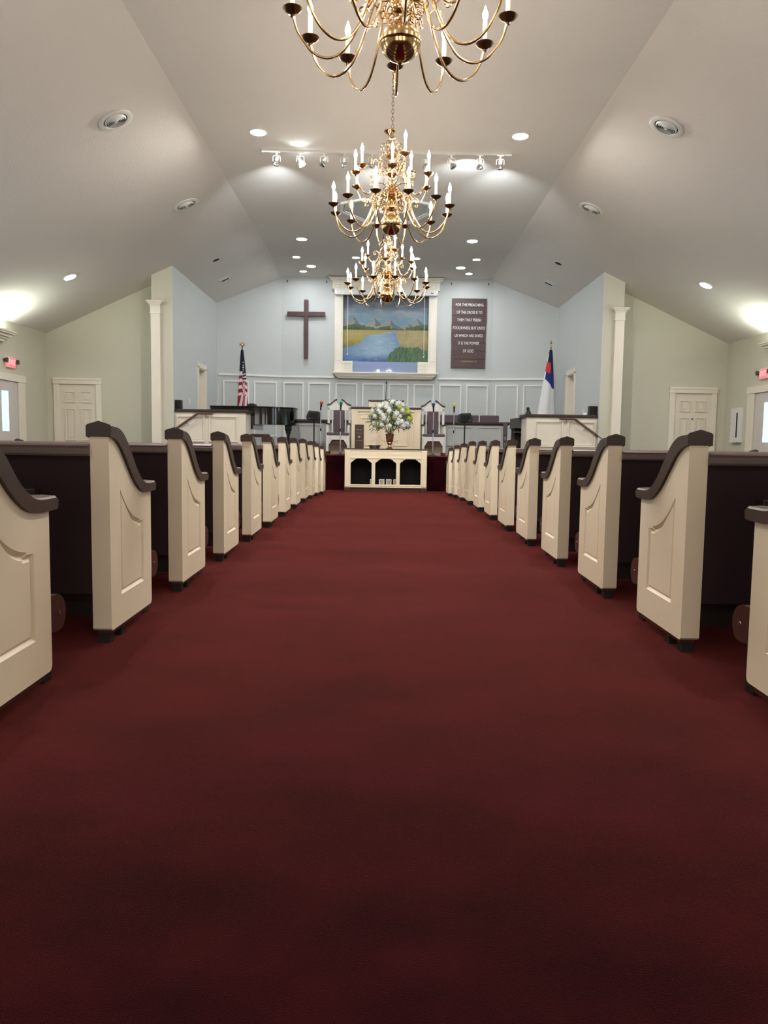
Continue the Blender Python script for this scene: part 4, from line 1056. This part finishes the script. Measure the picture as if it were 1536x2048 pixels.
for (x, z) in ((-0.02, 0.72), (0.03, 0.78), (0.22, 0.66), (-0.12, 0.64), (-0.40, 0.36), (0.40, 0.16), (-0.36, 0.12), (0.43, 0.40)):
    tip = Vector((x, random.uniform(-0.1, 0.1), z)); P = smoothc([(x*0.2, 0, 0.2), (x*0.65, 0, z*0.75), tuple(tip)], 5); bb.tube(P, 0.003, 5, 0)
    for q in range(5): bb.ball(P[-1-q*2]+Vector((random.uniform(-.012, .012), random.uniform(-.012, .012), 0)), 0.012, 1, sub=1)
bb.obj('bud_sprays', ['leaf', 'petal'], t, smooth=True)

# ================================================================== CHANCEL FURNITURE
# pulpit
PY = 17.25
t = thing('pulpit', 'wide cream panelled pulpit with raised reading desk and dark top', 'pulpit', (0, PY, ZS))
bb = B(); bb.box(-0.75, 0.75, 0, 0.6, 0, 1.02)
for s in (-1, 1):
    a, c = sorted((s*0.63, s*0.775)); bb.box(a, c, -0.035, 0.6, 0, 1.02)
    a, c = sorted((s*0.66, s*0.77)); bb.box(a, c, -0.045, -0.035, 0.10, 0.93)
bb.box(-0.78, 0.78, -0.04, 0.6, 0.96, 1.02); bb.box(-0.78, 0.78, -0.05, 0.62, 0, 0.08)
for a, c in ((-0.57, -0.09), (0.09, 0.57)):
    bb.frame(a, c, 0.12, 0.84, 0, 0.035, 0.035); bb.frame(a+0.08, c-0.08, 0.20, 0.76, 0, 0.022, 0.03)
bb.box(-0.62, 0.62, -0.012, 0, 0.895, 0.92)
bb.obj('body', 'pew', t, bevel=0.004)
bb = B(); bb.box(-0.79, 0.79, -0.07, 0.63, 1.02, 1.065, bev=0.01); bb.obj('top_ledge', 'cap', t)
bb = B(); bb.box(-0.37, 0.37, 0.05, 0.55, 1.065, 1.19)
for s in (-1, 1): a, c = sorted((s*0.36, s*0.39)); bb.box(a, c, 0.03, 0.55, 1.065, 1.19)
bb.obj('reading_desk', 'pew', t, bevel=0.003)
bb = B(); bb.box(-0.40, 0.40, 0.02, 0.57, 1.19, 1.225, bev=0.008); bb.obj('desk_top', 'cap', t)
t = thing('gooseneck_microphone', 'thin black gooseneck microphone standing on the pulpit desk', 'microphone', (-0.01, PY+0.2, ZS+1.225))
bb = B(); bb.lathe([(0, 0), (0.035, 0), (0.033, 0.015), (0.012, 0.03), (0.009, 0.06), (0, 0.06)], 16); bb.obj('base', 'black', t, smooth=True)
bb = B(); bb.tube([(0, 0, 0.05), (0, 0, 0.15), (0.004, -0.005, 0.28), (0.008, -0.012, 0.38)], [0.009, 0.008, 0.006, 0.006], 8); bb.obj('neck', 'black', t, smooth=True)
bb = B(); bb.lathe([(0, 0.37), (0.012, 0.372), (0.017, 0.39), (0.017, 0.415), (0.01, 0.43), (0, 0.433)], 12, (0.008, -0.012, 0)); bb.obj('capsule', 'black', t, smooth=True)
bb = B(); bb.box(-0.16, 0.16, -0.11, 0.11, 0, 0.022, bev=0.004)
bb.box(-0.155, 0.155, -0.105, 0.105, 0.004, 0.018)
tag(bb.obj('booklet', 'paper', loc=(0.58, PY+0.15, ZS+1.065)), 'white booklet lying on the right end of the pulpit top', 'book')

# pulpit chairs
def make_throne():
    t = thing('pulpit_chair', 'x', 'chair', group='pulpit chairs')
    W = 0.262
    def strip(P, yy0, yy1, matn, name, par, th):
        b_ = B(); lo = [(p[0], p[1]) for p in P]; up = [(p[0], p[1]+th) for p in P]
        b_.prism(lo + up[::-1], 'y', yy0, yy1); return b_.obj(name, matn, par)
    bb = B()
    for s in (-1, 1):
        a, c = sorted((s*W, s*(W-0.05))); bb.box(a, c, 0.42, 0.47, 0, 1.06)
        a, c = sorted((s*0.135, s*0.165)); bb.box(a, c, 0.43, 0.46, 0.50, 1.02)
    ped = [(-W, 1.0), (W, 1.0), (W, 1.10)] + [(p.x, p.y) for p in smoothc([(W, 1.105, 0), (0.20, 1.12, 0), (0.15, 1.155, 0), (0.10, 1.20, 0), (0.055, 1.222, 0)], 4)]
    ped += [(p.x, p.y) for p in smoothc([(0.055, 1.17, 0), (0.03, 1.13, 0), (0, 1.115, 0), (-0.03, 1.13, 0), (-0.055, 1.17, 0)], 3)]
    ped += [(-p[0], p[1]) for p in [(q.x, q.y) for q in smoothc([(W, 1.105, 0), (0.20, 1.12, 0), (0.15, 1.155, 0), (0.10, 1.20, 0), (0.055, 1.222, 0)], 4)]][::-1]
    bb.prism(ped, 'y', 0.42, 0.47); bb.box(-W, W, 0.42, 0.47, 0.44, 0.50)
    bb.obj('back_frame', 'white', t)
    for s in (-1, 1):
        P = [(s*q.x, q.y) for q in smoothc([(W+0.012, 1.095, 0), (0.215, 1.108, 0), (0.16, 1.145, 0), (0.11, 1.192, 0), (0.05, 1.222, 0)], 4)]
        strip(P, 0.40, 0.485, 'cap', 'pediment_scroll', t, 0.036)
    bb = B(); bb.box(-0.125, 0.125, 0.395, 0.46, 0.49, 1.0, bev=0.02); bb.obj('back_cushion', 'cushion', t)
    bb = B(); bb.box(-0.25, 0.25, -0.02, 0.42, 0.42, 0.485, bev=0.02); bb.obj('seat_cushion', 'cushion', t)
    bb = B()
    ap = [(-W, 0.42), (-W, 0.0), (-W+0.055, 0.0), (-W+0.055, 0.20), (-0.13, 0.325), (0.13, 0.325), (W-0.055, 0.20), (W-0.055, 0.0), (W, 0.0), (W, 0.42)]
    bb.prism(ap, 'y', -0.01, 0.035); bb.obj('apron', 'white', t)
    bb = B(); bb.box(-W+0.02, W-0.02, 0.035, 0.42, 0.38, 0.42); bb.prism([(-W+0.05, 0.205), (W-0.05, 0.205), (W-0.05, 0.225), (0.14, 0.34), (-0.14, 0.34), (-W+0.05, 0.225)], 'y', 0.035, 0.06); bb.obj('seat_board', 'plinth', t)
    bb = B(); bb.box(-W+0.05, W-0.05, 0.43, 0.45, 0.0, 0.34); bb.obj('lower_back_panel', 'pew', t)
    for s in (-1, 1):
        a, c = sorted((s*W, s*(W-0.05)))
        bb = B(); bb.box(a, c, 0.0, 0.05, 0.42, 0.67); bb.box(a, c, 0.02, 0.44, 0.30, 0.40); bb.obj('arm_post', 'white', t)
        a, c = sorted((s*(W-0.058), s*(W+0.012)))
        bb = B(); bb.box(a, c, -0.04, 0.43, 0.67, 0.695, bev=0.008); bb.obj('armrest', 'cap', t)
        for y in (0.0, 0.425):
            a, c = sorted((s*(W-0.066), s*(W+0.008))); bb = B(); bb.box(a, c, y-0.012, y+0.05, 0.0, 0.065); bb.obj('foot', 'plinth', t)
    return t
th = make_throne(); th.location = (-1.07, 17.15, ZS); th['label'] = 'white high-backed pulpit chair with mauve cushions, left of the pulpit'
dup(th, (1.07, 17.15, ZS), 'white high-backed pulpit chair with mauve cushions, right of the pulpit')

# microphones on stands
def make_mic_stand():
    t = thing('microphone_stand', 'x', 'microphone stand', group='microphone stands')
    bb = B(); bb.lathe([(0, 0), (0.125, 0), (0.125, 0.012), (0.10, 0.022), (0.02, 0.035), (0.014, 0.06), (0, 0.06)], 28); bb.obj('base', 'black', t, smooth=True)
    bb = B(); bb.lathe([(0, 0.03), (0.011, 0.03), (0.011, 0.52), (0, 0.52)], 12); bb.lathe([(0, 0.52), (0.008, 0.52), (0.008, 0.93), (0, 0.93)], 12); bb.obj('pole', 'chrome', t, smooth=True)
    bb = B(); bb.lathe([(0, 0.49), (0.016, 0.49), (0.017, 0.55), (0, 0.555)], 12); bb.obj('clutch', 'black', t, smooth=True)
    bb = B(); bb.lathe([(0, 0.92), (0.012, 0.92), (0.016, 0.95), (0.018, 0.965), (0, 0.966)], 12); bb.obj('clip', 'black', t, smooth=True)
    return t
ms = None
for x, colr, tilt, nm in ((-1.37, 'red', 10, 'far left of the stage'), (-0.955, 'green', 6, 'before the left pulpit chair'), (0.985, 'blue', -3, 'before the right pulpit chair'), (1.415, 'yellow', -2, 'far right of the stage')):
    if ms is None: ms = make_mic_stand(); o = ms
    else: o = dup(ms)
    o.location = (x, 16.1, ZS); o['label'] = 'chrome microphone stand holding the %s foam microphone' % colr
    m_ = thing('microphone', 'black microphone with %s foam windscreen, %s' % (colr, nm), 'microphone', (x, 16.1, ZS+0.966), 0, 'foam-tipped microphones')
    m_.rotation_euler = (R(18), R(tilt), 0)
    bb = B(); bb.lathe([(0, 0.0), (0.014, 0.0), (0.022, 0.07), (0.022, 0.085), (0, 0.085)], 14); bb.obj('handle', 'black', m_, smooth=True)
    bb = B(); bb.lathe([(0, 0.08), (0.022, 0.082), (0.033, 0.10), (0.034, 0.12), (0.026, 0.142), (0, 0.152)], 16); bb.obj('windscreen', 'foam_' + colr, m_, smooth=True)
# stage monitors on poles
def make_mon_stand():
    t = thing('speaker_stand', 'x', 'speaker stand', group='monitor speaker stands')
    bb = B(); bb.lathe([(0, 0.10), (0.016, 0.10), (0.016, 0.74), (0, 0.74)], 12); bb.obj('pole', 'black', t, smooth=True)
    bb = B(); bb.box(-0.11, 0.11, -0.08, 0.08, 0.74, 0.752); bb.obj('top_plate', 'black', t)
    bb = B(); bb.lathe([(0, 0.20), (0.026, 0.20), (0.026, 0.28), (0, 0.28)], 12); bb.obj('collar', 'black', t, smooth=True)
    for k in range(3):
        a = 2*PI*k/3+0.5; bb = B(); bb.tube([(0.02*math.cos(a), 0.02*math.sin(a), 0.26), (0.25*math.cos(a), 0.25*math.sin(a), 0.012)], 0.010, 8); bb.obj('leg', 'black', t, smooth=True)
    return t
def make_mon(s):
    t = thing('monitor_speaker', 'x', 'speaker', group='stage monitor speakers')
    bb = B(); pts = [(-s*0.155, 0.0), (s*0.12, 0.0), (s*0.155, 0.05), (s*0.15, 0.16), (s*0.10, 0.185), (-s*0.11, 0.20), (-s*0.165, 0.07)]
    bb.prism(pts, 'y', -0.12, 0.12); bb.obj('cabinet', 'black', t, bevel=0.012)
    bb = B(); bb.box(-0.10, 0.10, -0.128, -0.12, 0.03, 0.15, bev=0.003); bb.obj('grille', 'slot', t)
    bb = B(); bb.lathe([(0, -0.004), (0.013, -0.003), (0.013, 0), (0, 0)], 12, (-s*0.09, -0.124, 0.028), axis='y'); bb.obj('badge', 'chrome', t)
    return t
st1 = make_mon_stand(); st1.location = (-1.59, 17.0, ZS); st1['label'] = 'black tripod stand under the left stage monitor speaker'
dup(st1, (1.74, 17.0, ZS), 'black tripod stand under the right stage monitor speaker')
o = make_mon(1); o.location = (-1.59, 17.0, ZS+0.752); o['label'] = 'black wedge monitor speaker on a pole behind the red microphone'
o = make_mon(-1); o.location = (1.74, 17.0, ZS+0.752); o['label'] = 'black wedge monitor speaker on a pole right of the yellow microphone'
# choir chairs
def make_choir_chair():
    t = thing('choir_chair', 'x', 'chair', group='choir chairs behind the choir rail')
    bb = B(); bb.box(-0.235, 0.235, 0.40, 0.46, 0.58, 0.99, bev=0.025); bb.obj('backrest', 'cushion', t)
    bb = B(); bb.box(-0.235, 0.235, -0.05, 0.42, 0.40, 0.47, bev=0.025); bb.obj('seat', 'cushion', t)
    for x in (-0.21, 0.21):
        for y, zt in ((0.0, 0.41), (0.43, 0.75)):
            bb = B(); bb.box(x-0.012, x+0.012, y-0.012, y+0.012, 0, zt); bb.obj('leg', 'black', t)
    return t
cc = None
for x, nm in ((1.06, 'partly hidden by the right pulpit chair'), (1.56, 'first fully visible from the right pulpit chair'), (2.06, 'second fully visible from the right pulpit chair'), (2.56, 'nearest the right end of the choir rail')):
    lab = 'mauve choir chair behind the right choir rail, ' + nm
    if cc is None: cc = make_choir_chair(); cc.location = (x, 18.6, ZS); cc['label'] = lab
    else: dup(cc, (x, 18.6, ZS), lab)
oc_ = dup(cc, (3.10, 17.75, ZS), 'small mauve choir chair turned sideways between choir rail end and organ', rz=R(90)); oc_.scale = (0.8, 0.8, 0.8)
for x, nm in ((-2.06, 'nearest the piano'), (-1.56, 'nearest the left pulpit chair')): dup(cc, (x, 18.6, ZS-0.18), 'mauve choir chair barely topping the left choir rail, ' + nm)

# grand piano
t = thing('grand_piano', 'glossy black grand piano behind the left low panelled wall', 'piano', (-3.78, 16.55, ZS))
oln = [(0, 0), (0, 1.42), (1.15, 1.42), (1.5, 1.38), (1.72, 1.22), (1.79, 1.0)] + [(p.x, p.y) for p in smoothc([(1.79, 1.0, 0), (1.77, 0.78, 0), (1.64, 0.60, 0), (1.40, 0.45, 0), (1.10, 0.30, 0), (0.85, 0.14, 0), (0.62, 0.03, 0), (0.45, 0.0, 0)], 4)][1:]
# treble side faces the nave: a long nearly straight flank and rounded tail
oln = [(0.0, 1.42), (0.0, 0.0), (0.95, 0.0)] + [(p.x, p.y) for p in smoothc([(0.95, 0.0, 0), (1.25, 0.04, 0), (1.50, 0.16, 0), (1.70, 0.34, 0), (1.785, 0.56, 0), (1.785, 0.85, 0), (1.70, 1.15, 0), (1.5, 1.36, 0), (1.2, 1.42, 0)], 5)][1:]
bb = B(); bb.prism([(x, y) for x, y in oln if x > 0.28 or True], 'z', 0.62, 0.985); bb.obj('case', 'piano', t, smooth=True, bevel=0.006)
bb = B(); bb.box(0.0, 0.92, 0.0, 1.42, 0.52, 0.62); bb.obj('keybed', 'piano', t, bevel=0.01)
bb = B(); k_ = 1.012; bb.prism([(0.9+(x-0.9)*k_, 0.71+(y-0.71)*k_) for x, y in oln], 'z', 0.985, 1.012); bb.obj('lid', 'piano', t, smooth=True, bevel=0.006)
for (x, y) in ((0.12, 0.12), (0.12, 1.30), (1.62, 0.52)):
    bb = B(); bb.box(x-0.075, x+0.075, y-0.075, y+0.075, 0.52, 0.62); bb.prism([(x-0.07, 0.52), (x+0.07, 0.52), (x+0.035, 0.40), (x+0.032, 0.06), (x-0.032, 0.06), (x-0.035, 0.40)], 'y', y-0.045, y+0.045); lg = bb.obj('leg', 'piano', t, bevel=0.006)
    bb = B(); bb.lathe([(0, -0.02), (0.03, -0.02), (0.03, 0.02), (0, 0.02)], 14, (x, y, 0.03), axis='y'); bb.obj('caster', 'brass', lg, smooth=True)
bb = B(); bb.box(0.22, 0.30, 0.55, 0.58, 0.10, 0.52); bb.box(0.22, 0.30, 0.84, 0.87, 0.10, 0.52); bb.box(0.20, 0.32, 0.52, 0.90, 0.05, 0.12); bb.obj('pedal_lyre', 'piano', t)
t = thing('piano_bench', 'low dark piano bench with red seat glimpsed under the piano', 'bench', (-3.0, 16.95, ZS))
bb = B(); bb.box(-0.30, 0.42, -0.18, 0.18, 0.36, 0.42, bev=0.012); bb.obj('seat', 'seatwood', t)
for x in (-0.26, 0.38):
    for y in (-0.14, 0.14): bb = B(); bb.box(x-0.02, x+0.02, y-0.02, y+0.02, 0, 0.36); bb.obj('leg', 'foot', t)
t = thing('lid_speaker', 'small rounded black speaker sitting on the piano lid by the flag', 'speaker', (-2.95, 16.95, ZS+1.012))
bb = B(); bb.prism([(-0.10, 0), (0.10, 0), (0.105, 0.025), (0.085, 0.06), (0.04, 0.075), (-0.03, 0.075), (-0.075, 0.055), (-0.10, 0.02)], 'y', -0.09, 0.09); bb.obj('cabinet', 'black', t, smooth=True, bevel=0.01)
bb = B(); bb.box(-0.06, 0.06, -0.096, -0.09, 0.01, 0.05, bev=0.002); bb.obj('grille', 'slot', t)
# organ console
t = thing('organ_console', 'dark grey organ console showing past the end of the right low wall', 'organ', (2.76, 16.52, ZS))
bb = B(); bb.prism([(0.0, 0.62), (0.0, 0.84), (1.3, 0.92), (1.3, 0.62)], 'y', 0.0, 0.62); bb.obj('hood', 'greyorgan', t, bevel=0.008)
bb = B(); bb.box(0.03, 1.28, 0.16, 0.60, 0.0, 0.62); bb.obj('case', 'slot', t)
bb = B(); bb.box(0.02, 1.2, -0.02, 0.3, 0.52, 0.56); bb.obj('keyboard_shelf', 'black', t)
t = thing('organ_bench', 'low grey bench tucked under the organ console', 'bench', (3.16, 16.30, ZS))
bb = B(); bb.box(-0.12, 0.5, -0.12, 0.12, 0.40, 0.44, bev=0.006); bb.obj('seat', 'greyorgan', t)
for x in (-0.11, 0.46): bb = B(); bb.box(x, x+0.03, -0.11, 0.11, 0, 0.40); bb.obj('side_panel', 'greyorgan', t)

# small speakers on the low walls
sp = None
for x, w, lab in ((-4.30, 0.07, 'small black speaker standing on the left low wall by the corner'), (4.27, 0.085, 'small black speaker standing on the right low wall by the corner')):
    t = thing('wall_top_speaker', lab, 'speaker', (x, 15.96, 1.50), 0, 'small speakers on the low walls')
    bb = B(); bb.box(-w, w, -0.07, 0.07, 0, 0.185, bev=0.008); bb.obj('cabinet', 'black', t)
    bb = B(); bb.box(-w+0.012, w-0.012, -0.076, -0.07, 0.012, 0.172, bev=0.002); bb.obj('grille', 'slot', t)
t = thing('desk_camera', 'small black swivel camera on the left end of the right low wall', 'camera', (2.94, 15.96, 1.50))
bb = B(); bb.lathe([(0, 0), (0.06, 0), (0.058, 0.02), (0.045, 0.06), (0.03, 0.085), (0, 0.09)], 18); bb.obj('base', 'black', t, smooth=True)
bb = B(); bb.ball((-0.01, 0, 0.115), 0.036, sub=2); bb.lathe([(0, 0), (0.022, 0), (0.024, 0.05), (0, 0.052)], 14, (-0.02, -0.07, 0.12), axis='y'); bb.obj('head', 'black', t, smooth=True)
bb = B(); bb.lathe([(0, 0), (0.045, 0), (0.04, 0.03), (0.02, 0.045), (0, 0.048)], 18)
tag(bb.obj('white_cup', 'paper', smooth=True, loc=(4.12, 15.96, 1.50)), 'small upturned white cup on the right low wall beside the speaker', 'cup')
bb = B(); bb.box(-0.008, 0, -0.04, 0.04, -0.06, 0.06, bev=0.002); bb.box(-0.012, -0.008, -0.012, 0.012, -0.035, 0.035)
tag(bb.obj('wall_plate', 'alu', loc=(XS, 17.05, 1.60)), 'white outlet plate on the right chancel wall above the low wall', 'outlet')
bb = B(); bb.box(0, 0.008, -0.04, 0.04, -0.06, 0.06, bev=0.002); bb.box(0.008, 0.014, -0.008, 0.008, -0.02, 0.02)
tag(bb.obj('light_switch', 'alu', loc=(-XS, 17.1, 1.72)), 'white light switch on the left chancel wall above the low wall', 'switch')

# handrails on the low walls
for s, nm in ((-1, 'left'), (1, 'right')):
    t = thing('handrail', 'brown sloping stair handrail fixed to the %s low panelled wall' % nm, 'handrail', (0, 15.82, 0), 0, 'stair handrails')
    P = [(s*4.52, 0, 1.00), (s*4.46, 0, 1.0), (s*4.30, 0, 1.11), (s*3.88, 0, 1.405), (s*3.85, 0, 1.412), (s*3.56, 0, 1.412)]
    bb = B(); bb.tube(P, 0.024, 10); bb.obj('rail', 'handrail', t, smooth=True)
    for (x, z) in ((3.70, 1.40), (4.10, 1.24), (4.42, 1.03)):
        y1 = 0.08 if x < XS else -0.02+0.0
        bb = B(); bb.tube(smoothc([(s*x, 0, z), (s*x, 0.03, z-0.05), (s*x, y1, z-0.06)], 4), 0.008, 6); bb.lathe([(0, 0), (0.03, 0), (0.026, -0.01), (0, -0.01)], 12, (s*x, y1, z-0.06), axis='y'); bb.obj('bracket', 'chrome', t, smooth=True)

# flags
def flag_base(t, ztop, eagle):
    bb = B(); bb.lathe([(0, 0), (0.14, 0), (0.14, 0.02), (0.09, 0.05), (0.03, 0.07), (0.024, 0.12), (0, 0.12)], 24); bb.obj('base', 'brass', t, smooth=True)
    bb = B(); bb.lathe([(0, 0.08), (0.014, 0.08), (0.013, ztop), (0, ztop)], 10); bb.obj('pole', 'handrail', t, smooth=True)
    bb = B()
    bb.lathe([(0, ztop), (0.022, ztop), (0.026, ztop+0.02), (0.014, ztop+0.03), (0.02, ztop+0.05), (0.008, ztop+0.07), (0, ztop+0.07)], 12)
    if eagle:
        bb.ball((0, 0, ztop+0.10), 0.030, sub=2, sz=1.6); bb.ball((0.0, -0.01, ztop+0.165), 0.017, sub=1)
        for s in (-1, 1):
            bb.prism([(s*0.01, ztop+0.09), (s*0.045, ztop+0.165), (s*0.058, ztop+0.155), (s*0.068, ztop+0.09), (s*0.05, ztop+0.075), (s*0.035, ztop+0.10), (s*0.012, ztop+0.075)], 'y', -0.012, 0.012)
    else:
        bb.lathe([(0, ztop+0.06), (0.006, ztop+0.08), (0.007, ztop+0.12), (0.022, ztop+0.135), (0.03, ztop+0.15), (0.012, ztop+0.20), (0, ztop+0.225)], 8)
    bb.obj('finial', 'brass', t, smooth=True)
def cloth_shell(name, parent, ztop, zbot, wtop, wbot, skew, colf, folds=5, amp=0.16):
    def pos(u, v):
        a = 2*PI*u
        r = wtop + (wbot-wtop)*(v**0.8)
        f = 1 + amp*math.sin(folds*a + 2.5*v)*min(1, v*3) + 0.08*math.sin(2*a+1)
        x = r*f*math.cos(a); y = 0.6*r*f*math.sin(a)
        return (x + skew(v), y, ztop + (zbot-ztop)*v + 0.02*math.sin(3*a)*v)
    o = colour_grid(name, 96, 110, pos, colf, 'cloth', parent)
    return o
t = thing('national_flag', 'furled red, white and blue striped flag on a pole topped by a gilt eagle', 'flag', (-3.54, 19.0, ZS))
flag_base(t, 2.50, True)
def us(u, v):
    a = (u*2*PI) % (2*PI); side = math.cos(a)     # +1 right, -1 left ; front is a=3pi/2
    d = 0.0 if side < 0.05 else (side-0.05)*0.22
    if v < 0.30:
        if side > 0.15 and v > 0.17 and (math.sin(v*190) > 0.35) and 0.2 < side < 0.75: return (225, 228, 235)
        return (14, 18, 34)
    if side > 0.25 and v < 0.50-0.1*side:
        return (225, 228, 235) if math.sin(v*150+side*3) > 0.6 else (16, 24, 48)
    w = (v-0.30) - d*0.9 if v < 0.62 else (v-0.30)*0.25 + math.sin(a*1.0)*0.02 + a*0.085
    k = int(math.floor(w/0.047)) if v < 0.62 else int(math.floor(w/0.055))
    if v > 0.60 and 0.2 < side < 0.32: return (206, 150, 96)
    return (226, 206, 212) if k % 2 == 0 else (138, 28, 40)
cloth_shell('cloth', t, 2.49, 0.72, 0.028, 0.135, lambda v: 0.01*v, us)
t = thing('church_flag', 'furled white flag with blue corner and red cross on a spear-topped pole', 'flag', (4.02, 19.0, ZS))
flag_base(t, 2.62, False)
def ch(u, v):
    a = (u*2*PI) % (2*PI); side = math.cos(a)
    edge = 0.44 + 0.07*side
    if v < edge:
        if 0.17+0.02*side < v < 0.31+0.03*side and side < 0.35 - abs(v-0.24)*3.0: return (206, 62, 62)
        if side < -0.86 and v > 0.05: return (226, 230, 238)
        return (30, 44, 118) if v > 0.28 else (22, 30, 76)
    return (228, 228, 230) if not (v > 0.88 and side > 0.3) else (226, 204, 190)
cloth_shell('cloth', t, 2.60, 0.75, 0.03, 0.20, lambda v: -0.09*v, ch, 4, 0.10)
